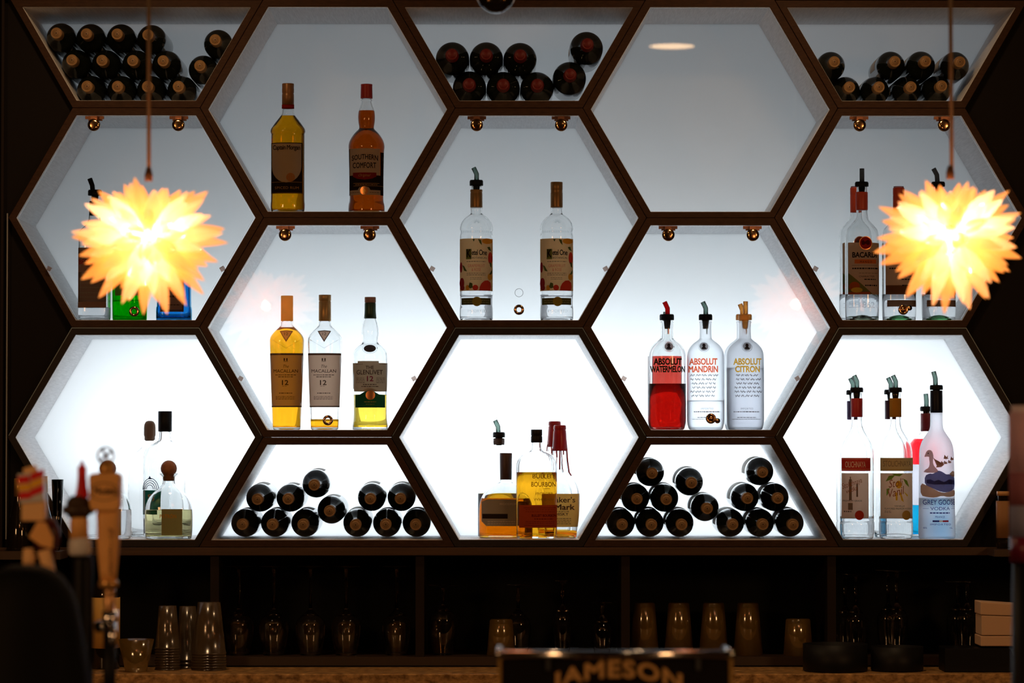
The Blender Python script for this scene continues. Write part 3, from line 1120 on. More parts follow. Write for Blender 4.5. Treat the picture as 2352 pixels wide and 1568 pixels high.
obj('copper_seal', b.ellbm(852, 907.5, 10.8, 10.8, 0.0010), PCOP, L2)
bm = bmesh.new(); b.lines(bm, 852, 28, (922,), 1.8, 0.0010, 6); b.lines(bm, 852, 20, (928,), 1.0, 0.0010, 7)
obj('small_print', bm, m_paper('dull_gold', (0.50, 0.26, 0.08), 0.3), L2)
obj('oval_medallion', b.ellbm(850.5, 800.8, 14, 8.6, 0.0016), m_pr('dark_medallion', (0.05, 0.028, 0.02), 0.4), b.root)
bm = bmesh.new()
P = [b.surf(850.5 + 17 * math.cos(a), 800.8 + 11 * math.sin(a), 0.001) for a in [2 * PI * i / 28 for i in range(29)]]
obj('medallion_rim', tube(bm, P, 0.0009, 6), CLEAR, b.root)


# ---- medicine style vodkas
def apoth(cx, base_y, label, line2, tmat, glass, level, liq, spout, stop, y=0.07, dx=0, w1=64, w2=68, tubepts=None, liqname='liquid', front=True):
    f = shelf_floor(3, 1)
    b = Bottle(cx, y, f, [(737, 13), (739, 14.8), (741, 14.4), (743, 13), (776, 13.4), (779, 15.5), (783, 20), (787, 26), (793, 32.5), (801, 38.5), (810, 42), (822, 43), (960, 43), (972, 42.6), (986, 38.5)],
               label, k=0.86, glass=glass)
    if liq:
        b.liquid(level, liq, liqname)
    st = b.pourer(721.5, 735, 15.6, tubepts or [(cx + 0.5, 722), (cx + 0.5, 708), (cx - 6.5, 693)], spout, stop, plug=12)
    obj('air_tube', tube(bmesh.new(), [(0.003, 0, b.zl(750)), (0.0035, 0, b.zl(767))], 0.0016, 8), spout, st)
    if not front:
        return b
    bm = bmesh.new()
    t1, t2 = (823, 838.5), (840.5, 855.5)
    b.textbm(bm, 'ABSOLUT', cx + dx, w1, t1[0], t1[1], bold=0.06, spacing=0.98, off=0.0006)
    b.textbm(bm, line2, cx + dx, w2, t2[0], t2[1], bold=0.06, spacing=0.98, off=0.0006)
    L = obj('printed_lettering', bm, tmat, b.root, label='large printed capital lettering')
    # round medallion with a bust
    mx = cx + (dx * 0.8 if dx < -4 else 2)
    P = [b.surf(mx + 12 * math.cos(a), 797 + 11 * math.sin(a), 0.0006) for a in [2 * PI * i / 28 for i in range(29)]]
    M = obj('medallion', b.ellbm(mx, 796.5, 10, 9.5, 0.0009), m_paper('silver_print', (0.85, 0.84, 0.86), 0.8), b.root)
    obj('medallion_rim', tube(bmesh.new(), P, 0.0010, 6), glass, M)
    bm = bmesh.new()
    b.ellbm(mx, 793.5, 3.6, 4.2, 0.0013, bm)
    b.polybm([(mx - 6.5, 801), (mx - 3, 797), (mx - 1.5, 795), (mx + 2, 795), (mx + 3, 798), (mx + 6.5, 801), (mx + 3, 802.5), (mx - 3, 802.5)], 0.0013, bm)
    obj('bust_mark', bm, m_paper('bust_dark', (0.05, 0.035, 0.04), 0.3), M)
    if line2 != 'WATERMELON':
        bm = bmesh.new()
        rd = random.Random(int(cx))
        ymax = 916
        yy = 862
        while yy < ymax:
            x = cx + dx - 28 + rd.uniform(-3, 3)
            while x < cx + dx + 26:
                ln = rd.uniform(5, 13)
                pts = []
                n = int(ln * 3)
                for i in range(n + 1):
                    pts.append(b.surf(x + ln * i / n, yy + 1.7 * math.sin(i * 0.95 + x) + 1.3 * math.sin(i * 0.37 + 2 * x), 0.0006))
                tube(bm, pts, 0.00042, 4)
                x += ln + 2.5
            yy += 9.4
        bmc = bmesh.new()
        obj('handwriting_print', bm, m_paper('grey_script' if dx < -3 else 'brown_script', (0.45, 0.45, 0.48) if dx < -3 else (0.14, 0.10, 0.08), 0.5), b.root)
        bm = bmesh.new()
        b.textbm(bm, 'IMPORTED', cx + 1, 29, 936.5, 940.5, off=0.0006, spacing=1.3)
        b.lines(bm, cx + 1, 60, (944.5,), 2.2, 0.0006, 4)
        b.lines(bm, cx + 1, 44, (958,), 1.6, 0.0006, 5); b.lines(bm, cx + 1, 66, (962,), 1.0, 0.0006, 6)
        obj('small_print', bm, m_paper('grey_script2', (0.40, 0.40, 0.42), 0.5), b.root)
    return b


apoth(1531, 0, 'clear bottle half hidden behind the red filled vodka bottle', 'WATERMELON', PGRN, CLEAR, 818, REDL, SPOUTG, RUBBER, y=0.15, front=False, tubepts=[(1529, 724), (1529, 716)])
apoth(1533, 0, 'clear vodka bottle of red liquor with dark green lettering and red spout', 'WATERMELON', m_paper('dark_green_letter', (0.03, 0.05, 0.02), 0.25), CLEAR, 881, REDL, SPOUTR, RUBBER, y=0.056, dx=-0.5, w1=65, w2=80)
apoth(1621, 0, 'frosted vodka bottle with orange red lettering and grey spout', 'MANDRIN', m_ink('mandarin_letter', (0.95, 0.16, 0.06)), FROST, 920, WATER, SPOUTG, RUBBER, dx=-7, w1=64, w2=67)
FROSTG = m_glass('frosted_grey_glass', (0.92, 0.92, 0.93), 0.36, 1.35)
b = apoth(1712, 0, 'frosted vodka bottle with gold lettering and amber spout', 'CITRON', m_ink('citron_letter', (0.95, 0.50, 0.04)), FROSTG, 845, WATER, SPOUTA, SPOUTA, dx=3, w1=65, w2=57, tubepts=[(1713, 722), (1713, 692)])
apoth(1706, 0, 'frosted bottle standing hidden behind the gold lettered vodka', 'CITRON', PGRN, FROST, 845, None, SPOUTA, SPOUTA, y=0.19, front=False, tubepts=[(1706, 724), (1705.5, 712), (1700, 698)])


# ---- flavoured rum group behind the right pendant
def rum(cx, y, label, pour, cap=None, front=True, kind=0, tubepts=None, glass=None, dy=0):
    f = shelf_floor(4, 1)
    b = Bottle(cx, y, f, [(428 + dy, 11.8), (441 + dy, 12.2), (482 + dy, 12.4), (492, 13), (503, 15), (512, 22), (520, 30), (528, 36), (538, 38.6), (550, 39), (690, 38.9), (722, 38.6), (734, 37.5)],
               label, k=0.75, n=2.4, glass=glass)
    b.liquid(676, WATER)
    # raised punt
    bm = lathe_z(bmesh.new(), [(0, 0.016), (0.012, 0.0145), (0.022, 0.010), (0.031, 0.0035), (0.031, 0.0025), (0.0, 0.0025)], 32, 0.7)
    obj('punt', bm, m_glass('green_tint_glass', (0.55, 0.85, 0.60)) if kind == 1 else m_glass('punt_glass', (0.75, 0.80, 0.72)), b.root)
    if pour:
        b.band('neck_sleeve', 441, 482, m_pr('orange_red_sleeve', (0.55, 0.06, 0.02), 0.4), prof=[(441 + dy, 13.4), (443 + dy, 14), (480 + dy, 14), (482.5 + dy, 13.6)])
        b.pourer(417.5 + dy, 428.5 + dy, 15.8, tubepts or [(cx + 0.5, 418), (cx + 0.5, 387)], m_thin('smoke_plastic', (0.25, 0.24, 0.22), milky=0.3, mcol=(0.1, 0.1, 0.1)), plug=8)
    else:
        b.cap([(431 + dy, 12.5), (432.5 + dy, 13.3), (447 + dy, 13.3), (448 + dy, 12.6), (449.5 + dy, 13.3), (487 + dy, 13.3), (488 + dy, 12.8)], m_pr('orange_red_sleeve', (0.55, 0.06, 0.02), 0.4))
    ct = cx
    x0, x1 = cx - 33, cx + 38
    bm = b.polybm([(x0, 560), (x0 + 3, 558.5), (cx - 14, 558.5), (cx + 20, 558.5), (x1, 559), (x1, 677), (x0, 677)], 0.0005)
    L = obj('front_label', bm, m_paper('peach_paper', (0.72, 0.45, 0.26), 0.5, (0.52, 0.32, 0.18)), b.root, label='cream label with a red round emblem')
    bm = bmesh.new()
    b.textbm(bm, 'BACARD\u00cd', cx + 4, 58, 577, 593, bold=0.05)
    b.textbm(bm, 'MANGO' if kind == 0 else 'RUM', cx + 6, 27, 600, 605, off=0.0014, spacing=1.6)
    b.lines(bm, cx + 5, 60, (616,), 3.2, seed=3)
    b.lines(bm, cx + 12, 44, (628,), 0.8, seed=5)
    b.textbm(bm, 'CHARACTER', cx + 8, 36, 634, 638)
    b.lines(bm, cx + 16, 28, (641.5,), 2.4, seed=6)
    b.lines(bm, cx + 18, 28, (655,), 3.0, seed=7)
    b.rectbm(cx - 26, cx + 32, 610.2, 610.8, 0.0011, bm)
    obj('lettering', bm, PBLK, L)
    obj('orange_band', b.rectbm(cx - 20, cx + 30, 597, 606.5, 0.0011), PORG, L)
    em = obj('round_emblem', b.ellbm(cx + 5.5, 559.5, 15.2, 15.6, 0.0012), PCOP, L)
    obj('emblem_field', b.ellbm(cx + 5.5, 559.5, 13.6, 14.0, 0.0015), PRED, em)
    e = cx + 5.5
    obj('bat_mark', b.polybm([(e, 555), (e + 2, 557), (e + 6, 552), (e + 10, 556), (e + 9, 563), (e + 6, 560), (e + 4, 564), (e, 561), (e - 4, 564), (e - 6, 560), (e - 9, 563), (e - 10, 556), (e - 6, 552), (e - 2, 557)], 0.0019), m_paper('deep_maroon', (0.10, 0.01, 0.01), 0.2), em)
    if kind == 0:
        obj('leaf_print', b.polybm([(x0, 628), (cx - 10, 648), (cx + 22, 676.5), (x0, 676.5)], 0.0008), m_paper('leaf_green', (0.20, 0.18, 0.04), 0.4), L)
        bm = b.ellbm(cx - 20, 659, 12, 11, 0.0010)
        b.rectbm(x0, cx + 16, 671.5, 676.5, 0.0009, bm)
        obj('mango_print', bm, m_paper('mango_red', (0.62, 0.12, 0.02), 0.5), L)
        obj('mango_slice_print', b.ellbm(cx - 15, 667, 13, 6, 0.0013), PYEL, L)
    else:
        bm = b.rectbm(x0, x1, 656, 677, 0.0007)
        b.rectbm(x0 + 3, x1, 690, 705, 0.0005, bm)
        obj('lower_band', bm, PAPERBR, L)
    bm = bmesh.new()
    b.textbm(bm, '1862', cx + 9, 34, 694, 708, off=0.0004, bold=0.01)
    b.rectbm(cx - 32, cx - 16, 697, 698.4, 0.0004, bm); b.rectbm(cx - 32, cx - 16, 706, 707.4, 0.0004, bm)
    obj('embossing', bm, EMB, b.root)
    return b


rum(1967.5, 0.19, 'clear rum bottle with red screw cap, hidden behind its twin', False, dy=0)
rum(1981, 0.09, 'cream labelled rum bottle with red emblem and straight black pourer', True)
rum(2066, 0.09, 'rum bottle with a green tinted base under the right pendant', False, kind=1)
rum(2157, 0.09, 'rum bottle furthest right with pourer tip above the right pendant', True, kind=1, tubepts=[(2155, 418), (2154, 402), (2146, 387)])

# ---- gin group behind the left pendant
f = shelf_floor(0, 1)
b = Bottle(216, 0.05, f, [(462, 11), (470, 12), (500, 13), (515, 18), (526, 30), (532, 35), (540, 36), (700, 36), (728, 36), (736, 35)], 'square gin bottle with large brown label left of the left pendant', k=0.8, n=4.5)
b.band('neck_sleeve', 462, 495, BLACK, prof=[(462, 12.5), (495, 13.5)])
b.pourer(436, 449, 16, [(211, 437), (210, 426), (204, 410)], RUBBER)
L = obj('front_label', b.rectbm(177, 246, 570, 707), PAPERBR, b.root, label='brown label with tan bands')
bm = b.rectbm(181, 245, 583, 626, 0.0008); b.rectbm(178, 246, 694, 707, 0.0008, bm)
obj('tan_panel', bm, PAPERT, L)
obj('red_lettering', b.textbm(bmesh.new(), 'BEEFEATER', 213, 60, 597, 608, bold=0.02), PRED, L)
bm = bmesh.new(); b.lines(bm, 213, 56, (640, 650, 660, 672, 682), 2.2, seed=4)
obj('small_print', bm, m_paper('tan_script', (0.36, 0.2, 0.1), 0.4), L)
b.liquid(706, WATER)
GRG = m_glass('green_bottle_glass', (0.10, 0.80, 0.05))
b = Bottle(297, 0.09, f, [(470, 13), (475, 12), (505, 13), (515, 22), (523, 36), (532, 40), (600, 40.5), (728, 39.5), (736, 38.5)], 'rounded green gin bottle behind the left pendant', k=1.0, glass=GRG)
b.cap([(455, 12.6), (456, 13.6), (480, 13.6)], m_pr('gold_cap', (0.45, 0.24, 0.07), 0.35, 0.5))
obj('front_label', b.rectbm(266, 322, 585, 680), PAPERT, b.root)
b.liquid(690, m_glass('green_seen_gin', (0.55, 0.95, 0.5), 0.0, 1.34))
BLG = m_glass('blue_bottle_glass', (0.30, 0.68, 0.92))
b = Bottle(399, 0.09, f, [(470, 12), (478, 13), (500, 14), (512, 20), (524, 34), (532, 37.5), (600, 38), (704, 38), (706, 40), (732, 40), (736, 39)], 'square blue gin bottle at the lower right of the left pendant', k=0.8, n=5.0, glass=BLG)
b.cap([(452, 13), (453, 14), (485, 14)], m_pr('silver_blue_cap', (0.25, 0.3, 0.4), 0.3, 0.7))
L = obj('front_label', b.rectbm(370, 424, 600, 717), PAPERBR, b.root, label='brown framed label')
obj('label_field', b.rectbm(373, 421, 604, 712, 0.0008), PAPERT, L)
bm = bmesh.new(); b.lines(bm, 398, 36, (620, 640, 660, 680, 700), 4, 0.0011)
obj('small_print', bm, INKB, L)

# ---- tequilas, bottom left
f = shelf_floor(0, 2)
b = Bottle(344, 0.255, f, [(1000, 13), (1004, 12), (1022, 14), (1036, 28), (1050, 44), (1070, 50), (1230, 50), (1240, 48)], 'clear round shouldered bottle with brown cork, rearmost at bottom left', k=0.75)
b.cap([(966, 4), (968, 9), (974, 12.5), (982, 13.5), (999, 13.5), (1003, 12), (1012, 9.5)], m_pr('cork_brown', (0.16, 0.09, 0.05), 0.7), 'cork')
b = Bottle(379, 0.15, f, [(990, 12), (993, 13), (1010, 14), (1014, 18), (1022, 32), (1030, 44), (1042, 48.5), (1060, 49), (1228, 49), (1240, 47)], 'tall clear tequila bottle with black cap behind the cork ball bottle', k=0.68, n=2.6)
b.cap([(944, 15), (945, 15.8), (990, 15.8), (991, 15)], BLACK)
L = obj('front_label', b.rectbm(327, 372, 1125, 1181), m_paper('teal_print', (0.015, 0.16, 0.12), 0.4), b.root, label='teal green label')
obj('side_label', b.rectbm(332, 336, 1126, 1180, 0.0012), m_paper('pale_blue_strip', (0.6, 0.66, 0.72), 0.6), L)
obj('gold_letter', b.textbm(bmesh.new(), 'S', 348, 11, 1134, 1148, off=0.0010, bold=0.02), m_paper('copper_print', (0.45, 0.20, 0.08), 0.3), L)
bm = bmesh.new()
for k in range(4):
    P = [b.surf(349 - k * 0.5 + (19 - 3.6 * k) * math.cos(a), 1124 - k * 0.5 + (26 - 5.5 * k) * math.sin(a), 0.0009) for a in [PI + PI * i / 16 for i in range(17)]]
    tube(bm, P, 0.0009, 5)
b.polybm([(343, 1100), (347, 1092), (352, 1100)], 0.0009, bm)
obj('arched_mark', bm, m_paper('blue_mark', (0.07, 0.10, 0.22), 0.3), b.root)


def cork_ball(cx, y, label, liq):
    f = shelf_floor(0, 2)
    b = Bottle(cx, y, f, [(1087, 21), (1090, 20), (1094, 15), (1098, 13.5), (1110, 13.8), (1117, 18), (1124, 27), (1133, 38), (1145, 47), (1160, 52.5), (1175, 54.5), (1200, 54.8), (1225, 54), (1240, 52)],
               label, k=0.62, n=2.5, wall=4)
    b.liquid(1170, liq)
    c = b.cap([(1057, 3), (1058.5, 8), (1062, 13), (1068, 17.2), (1075, 18.9), (1082, 17.8), (1088, 14), (1091, 12), (1104, 10)], m_pr('orange_cork', (0.22, 0.075, 0.03), 0.6, noise=((0.32, 0.13, 0.05), 60, (1, 1, 1))), 'round_cork_stopper')
    L = obj('front_label', b.rectbm(cx - 13, cx + 34, 1168, 1228), m_paper('sage_label', (0.34, 0.30, 0.12), 0.5), b.root, label='sage coloured label')
    bm = b.textbm(bmesh.new(), 'PATR\u00d3N', cx + 2, 38, 1178, 1189, bold=0.02)
    obj('lettering', bm, m_paper('orange_letter', (0.60, 0.26, 0.04), 0.3), L)
    return b


cork_ball(388, 0.055, 'squat tequila bottle of straw coloured liquor with a round cork ball', TEQ)
cork_ball(248, 0.055, 'squat clear bottle with round stopper behind the lettered tap handle', WATER)

# ---- bourbons, bottom centre
f = shelf_floor(2, 2)
b = Bottle(1146, 0.22, f, [(1006, 10), (1008, 12), (1020, 12.5), (1026, 14), (1040, 20), (1052, 34), (1066, 44), (1080, 48.5), (1230, 48.5), (1240, 47)], 'clear round bourbon bottle with pourer standing behind the squat bottle', k=0.9)
b.liquid(1133, AMBER)
b.band('neck_sleeve', 1007, 1020, m_pr('brown_ring', (0.08, 0.04, 0.025), 0.5), prof=[(1006.5, 12.8), (1014, 13.2), (1021, 12.6)])
b.pourer(992, 1004.5, 14, [(1144.5, 992), (1144, 980), (1137, 965)], SPOUTG, plug=10)
b = Bottle(1162, 0.120, f, [(1098, 12.5), (1106, 13), (1110, 20), (1116, 32), (1126, 46), (1140, 56), (1156, 60.5), (1170, 62), (1215, 62), (1230, 62), (1240, 60)],
           'squat rounded bourbon bottle with dark cap left of the orange labelled one', k=0.5, n=2.6)
b.liquid(1144, AMBER)
c = b.cap([(1040, 13.6), (1041.5, 14.4), (1100, 13.4), (1101, 13)], m_pr('dark_brown_cap', (0.05, 0.022, 0.015), 0.4))
obj('cap_window', b.rectbm(1158, 1167, 1071, 1086, 0.004), m_paper('silver_foil', (0.75, 0.75, 0.72), 0.6), c)
obj('cap_crest', b.rectbm(1150, 1167, 1054, 1070, 0.004), m_paper('crest_brown', (0.2, 0.07, 0.03), 0.3), c)
L = obj('front_label', b.polybm([(1106, 1152), (1120, 1146), (1190, 1146), (1214, 1152), (1214, 1207), (1117, 1207), (1106, 1196)], 0.0006), m_paper('grey_beige', (0.34, 0.28, 0.20), 0.5, (0.26, 0.20, 0.13)), b.root, label='grey beige label')
obj('dark_strip', b.rectbm(1108, 1166, 1179, 1190, 0.0010), PBLK, L)
bm = b.textbm(bmesh.new(), 'WOODFORD RESERVE', 1184, 74, 1154, 1159)
b.lines(bm, 1152, 64, (1196, 1201), 1.4, seed=6)
obj('small_print', bm, m_paper('pale_tan', (0.62, 0.46, 0.30), 0.4), L)
# back wax-dipped
WAX = m_pr('red_wax', (0.30, 0.008, 0.012), 0.3)


def waxed(cx, y, label, dy, front):
    f = shelf_floor(2, 2)
    b = Bottle(cx, y, f, [(978 + dy, 12), (990 + dy, 13), (1035 + dy, 16.5), (1060, 18), (1080, 20), (1090, 25), (1100, 33), (1112, 40), (1125, 43.5), (1140, 45), (1185, 43.5), (1215, 40), (1232, 38), (1240, 36)],
               label, k=0.78, n=3.0)
    b.liquid(1218, AMBER)
    c = b.cap([(976 + dy, 12.5), (978 + dy, 14.3), (985 + dy, 14.6), (987 + dy, 13.4), (990 + dy, 14.6), (1005 + dy, 15.4), (1033 + dy, 18), (1035 + dy, 17.5)], WAX, 'wax_seal', label='dripping dark red wax seal')
    bm = bmesh.new()
    for (x0, ya, x1, yb, r) in ((cx - 16, 1030, cx - 20, 1045, 1.2), (cx - 8, 1030, cx - 7, 1050, 1.5), (cx + 0, 1030, cx - 1, 1078, 1.6), (cx + 8, 1030, cx + 8, 1044, 1.4), (cx + 15.5, 1030, cx + 17.5, 1060, 1.6), (cx + 17, 1055, cx + 21, 1085, 1.7), (cx + 20, 1083, cx + 26, 1092, 1.6)):
        n = 5
        P = [b.surf(x0 + (x1 - x0) * i / n, ya + dy + (yb - ya) * i / n, 0.0012) for i in range(n + 1)]
        tube(bm, P, r * b.s, 6)
    obj('wax_drip', bm, WAX, c)
    if front:
        L = obj('front_label', b.rectbm(cx - 43, cx + 45, 1133, 1209, 0.0006), PAPERM, b.root, label='ochre paper label')
        bm = b.textbm(bmesh.new(), "Maker's", 1290, 61, 1140, 1153, bold=0.02)
        b.textbm(bm, 'Mark', 1297, 46, 1157, 1170, bold=0.04)
        b.textbm(bm, 'WHISKY', 1284, 42, 1176, 1183, bold=0.02)
        b.lines(bm, 1286, 40, (1172.5,), 1.4, seed=3)
        b.lines(bm, 1288, 46, (1189, 1193, 1197, 1201), 1.2, seed=4)
        obj('lettering', bm, INKB, L)
    return b


waxed(1274, 0.24, 'red waxed bottle neck standing behind its twin', -9, False)
waxed(1286, 0.135, 'red wax dipped bourbon bottle with ochre label and drips', 0, True)
b = Bottle(1232.5, 0.042, f, [(1013, 11), (1018, 12), (1030, 12.2), (1035, 13.5), (1038, 20), (1043, 31), (1050, 39), (1060, 45), (1072, 47), (1225, 47), (1240, 45.5)],
           'tall flat bourbon bottle of amber whiskey with orange red label', k=0.55, n=3.2)
b.liquid(1084, AMBER)
b.cap([(986, 12.2), (987, 13), (999, 13), (1000.5, 11.8), (1003, 13.2), (1015, 13.2), (1016, 12.5)], m_pr('black_brown_cap', (0.010, 0.008, 0.007), 0.45, spec=0.15))
L = obj('front_label', b.rectbm(1192, 1279, 1159, 1211, 0.0006), m_paper('burnt_orange', (0.45, 0.07, 0.02), 0.5, (0.50, 0.09, 0.03)), b.root, label='burnt orange label')
bm = b.textbm(bmesh.new(), 'BULLEIT BOURBON', 1249, 56, 1180, 1186, bold=0.03)
for yy in (1165, 1205):
    b.rectbm(1203, 1276, yy, yy + 0.8, 0.0011, bm)
b.lines(bm, 1249, 44, (1190,), 1.6); b.lines(bm, 1240, 66, (1169, 1174, 1196, 1200), 0.8, seed=12)
obj('lettering', bm, m_paper('dark_maroon_ink', (0.12, 0.015, 0.01), 0.3), L)
bm = b.textbm(bmesh.new(), 'BULLEIT', 1249, 52, 1088, 1098, off=0.0006, bold=0.01)
b.textbm(bm, 'BOURBON', 1248, 56, 1106, 1117, off=0.0006, bold=0.02)
b.textbm(bm, 'FRONTIER', 1250, 40, 1130, 1136, off=0.0006)
b.textbm(bm, 'WHISKEY', 1249, 48, 1143, 1149, off=0.0006)
b.rectbm(1247, 1263, 1121, 1122, 0.0006, bm)
obj('embossing', bm, m_paper('embossed_amber', (0.42, 0.20, 0.02), 0.7), b.root)


# ---- vodkas, bottom right
def slim(cx, y, label, sleeve, lab, paper, seal, front=True, dy=0, script=None, tubepts=None, dxl=0):
    f = shelf_floor(4, 2)
    b = Bottle(cx, y, f, [(902 + dy, 11.5), (904 + dy, 12.6), (914 + dy, 12.4), (957, 12.4), (975, 13), (985, 15.5), (996, 21), (1008, 29), (1020, 35), (1032, 38.5), (1045, 39.6), (1192, 39.4), (1196, 38), (1200, 39.8), (1222, 39.4), (1236, 36.5)],
               label, k=1.0)
    b.band('neck_sleeve', 914, 957, sleeve, prof=[(914.5 + dy, 13.2), (916 + dy, 13.6), (956 + dy, 13.6), (957.5 + dy, 13.2)])
    b.pourer(889.5 + dy, 900.5 + dy, 15, tubepts or [(cx + 0.5, 890 + dy), (cx + 0.5, 876 + dy), (cx - 6, 862 + dy)], SPOUTG, plug=8)
    if not front:
        return b
    b.liquid(1185, WATER)
    x0 = cx - 37
    L = obj('upper_label', b.rectbm(x0, cx + (28 if dxl else 38), 1051, 1081), lab, b.root)
    bm = bmesh.new()
    if dxl:
        b.textbm(bm, 'OLICHNAYA', cx - 7, 46, 1059, 1073, bold=0.02)
    else:
        b.textbm(bm, 'STOLICHNAYA', cx, 64, 1057, 1071, bold=0.02)
    b.rectbm(x0, cx + (26 if dxl else 36), 1053.5, 1054.2, 0.0011, bm)
    b.rectbm(x0, cx + (26 if dxl else 36), 1077, 1077.7, 0.0011, bm)
    obj('lettering', bm, m_paper('pale_letter', (0.80, 0.66, 0.50), 0.4) if dxl else m_paper('khaki_letter', (0.30, 0.20, 0.08), 0.3), L)
    L2 = obj('lower_label', b.rectbm(x0, cx + (23 if dxl else 36), 1086, 1189), paper, b.root)
    bm = bmesh.new()
    if dxl:
        b.textbm(bm, 'Stolichnaya', cx - 12, 46, 1102, 1118, shear=0.4, rot=-0.35)
        b.textbm(bm, 'vodka', cx - 14, 26, 1118, 1128, shear=0.4, rot=-0.35)
    else:
        b.textbm(bm, 'Stoli', cx - 3, 34, 1099, 1117, shear=0.4, rot=-0.15)
        b.textbm(bm, 'Vanil', cx + 0, 38, 1119, 1137, shear=0.4, rot=-0.25)
    obj('script_lettering', bm, m_paper('rust_script', (0.38, 0.12, 0.04), 0.3), L2)
    bm = bmesh.new()
    if dxl:
        b.textbm(bm, 'PREMIUM GRADE', cx - 14, 42, 1147, 1151, bold=0.01)
        b.lines(bm, cx - 25, 16, (1172,), 3.0, seed=4)
        for i, (xa, xb, ya, yb) in enumerate(((cx - 22, cx - 16, 1100, 1148), (cx - 24, cx - 14, 1154, 1170), (cx - 6, cx - 2, 1110, 1140), (cx - 20, cx - 18, 1094, 1102))):
            b.rectbm(xa, xb, ya, yb, 0.0007, bm)
    else:
        b.textbm(bm, 'VANILLA', cx + 4, 24, 1159, 1163)
        b.textbm(bm, 'FLAVORED PREMIUM VODKA', cx + 2, 62, 1165, 1169)
        b.lines(bm, cx - 22, 14, (1172, 1175), 1.0, seed=4)
    obj('small_print', bm, m_paper('grey_brown_ink', (0.20, 0.14, 0.10), 0.4), L2)
    if not dxl:
        bm = bmesh.new()
        for pts in (((cx - 27, 1105), (cx - 20, 1092), (cx - 6, 1090), (cx - 14, 1100)), ((cx - 14, 1087), (cx + 12, 1088), (cx + 4, 1093), (cx - 6, 1092)), ((cx + 12, 1098), (cx + 22, 1103), (cx + 27, 1118), (cx + 18, 1110)), ((cx - 25, 1122), (cx - 18, 1120), (cx - 22, 1134), (cx - 25, 1138))):
            b.polybm(pts, 0.0009, bm)
        obj('leaf_print', bm, m_paper('leaf_bright', (0.20, 0.34, 0.04), 0.4), L2)
        bm = bmesh.new()
        for pts in (((cx - 6, 1130), (cx, 1130), (cx - 1, 1148), (cx - 5, 1148)), ((cx + 3, 1128), (cx + 8, 1132), (cx + 14, 1152), (cx + 8, 1148)), ((cx + 12, 1126), (cx + 24, 1136), (cx + 22, 1140))):
            b.polybm(pts, 0.0009, bm)
        b.ellbm(cx + 2, 1112, 7, 9, 0.0009, bm)
        obj('vanilla_print', bm, PYEL, L2)
    se = obj('round_seal', b.ellbm(cx + (1 if dxl else 20), 1182, 10.5, 11, 0.0011), seal, L2)
    # fluted foot
    bm = bmesh.new()
    for i in range(26):
        xx = cx - 36 + i * 2.85
        b.rectbm(xx, xx + 0.9, 1203, 1222, 0.0005, bm)
    obj('fluting', bm, EMB, b.root)
    return b


slim(1959, 0.18, 'clear vodka bottle hidden behind the red labelled one', m_pr('purple_sleeve', (0.06, 0.02, 0.09), 0.4), None, None, None, False, dy=6)
slim(1968, 0.05, 'clear vodka bottle with red neck sleeve and red upper label', m_pr('red_sleeve', (0.36, 0.02, 0.018), 0.4), PRED, PAPERT, m_paper('seal_red', (0.42, 0.04, 0.02), 0.3), dxl=1)
slim(2046, 0.18, 'vodka bottle with purple neck sleeve hidden behind the gold labelled one', m_pr('plum_sleeve', (0.07, 0.015, 0.03), 0.4), None, None, None, False, dy=5)
slim(2057, 0.08, 'clear vanilla vodka bottle with gold neck sleeve and gold upper label', m_paper('amber_sleeve', (0.55, 0.26, 0.04), 0.5), m_paper('gold_label', (0.58, 0.38, 0.14), 0.5), PAPER, m_paper('seal_gold', (0.50, 0.32, 0.08), 0.4))
# layered red white and blue bottle behind
f = shelf_floor(4, 2)
b = Bottle(2128, 0.255, f, [(944, 11.5), (950, 12.4), (990, 12.6), (996, 16), (1004, 26), (1014, 36), (1022, 39), (1060, 39), (1225, 38.5), (1236, 37)], 'red, white and blue layered bottle behind the frosted goose bottle', k=0.8, n=2.6)
b.liquid(1066, REDL, 'red_layer', py0=1066) if False else None
b.liquid(1160, BLUEL, 'blue_layer')
b.liquid(1008, m_glass('red_layer_liquid', (0.92, 0.12, 0.16), 0.02, 1.34), 'red_layer', py0=1066)
b.liquid(1066.5, m_glass('white_layer_liquid', (0.86, 0.84, 0.88), 0.35, 1.2), 'white_layer', py0=1159)
b.band('neck_sleeve', 950, 990, m_pr('burgundy_sleeve', (0.16, 0.012, 0.02), 0.4), prof=[(949, 13.2), (951, 13.6), (990, 13.6)])
b.pourer(933, 944, 14.5, [(2128, 934), (2128, 920), (2126.5, 904)], SPOUTG, plug=8)
# frosted goose bottle
b = Bottle(2151, 0.06, f, [(897, 12), (900, 13.5), (947, 14), (975, 14.3), (984, 15.5), (992, 19.5), (1000, 25), (1010, 32), (1022, 37), (1035, 39.5), (1060, 40), (1150, 41), (1222, 42.5), (1234, 41)],
           'tall frosted vodka bottle printed with geese and blue mountains', k=1.0, glass=m_glass('satin_glass', (0.97, 0.97, 0.985), 0.6, 1.3))
b.band('neck_sleeve', 897, 947, m_pr('navy_black_sleeve', (0.004, 0.005, 0.012), 0.4, spec=0.15), prof=[(896.5, 13.6), (898, 14.1), (945, 14.5), (947.5, 14.2)], label='black foil neck sleeve')
b.pourer(884, 895, 15, [(2149, 884), (2148.5, 869), (2144.5, 853)], SPOUTG, plug=6)
cx = 2151
bm = bmesh.new()
b.polybm([(2117, 1085), (2121, 1078), (2128, 1074), (2131, 1064), (2129, 1052), (2130, 1049), (2126, 1048), (2119, 1049), (2121, 1044), (2123, 1038), (2127, 1033), (2133, 1033), (2137, 1038), (2139, 1048), (2137, 1060), (2140, 1070), (2147, 1077), (2151, 1085)], 0.0006, bm, 1)
G = obj('goose_print', bm, PPNK, b.root)
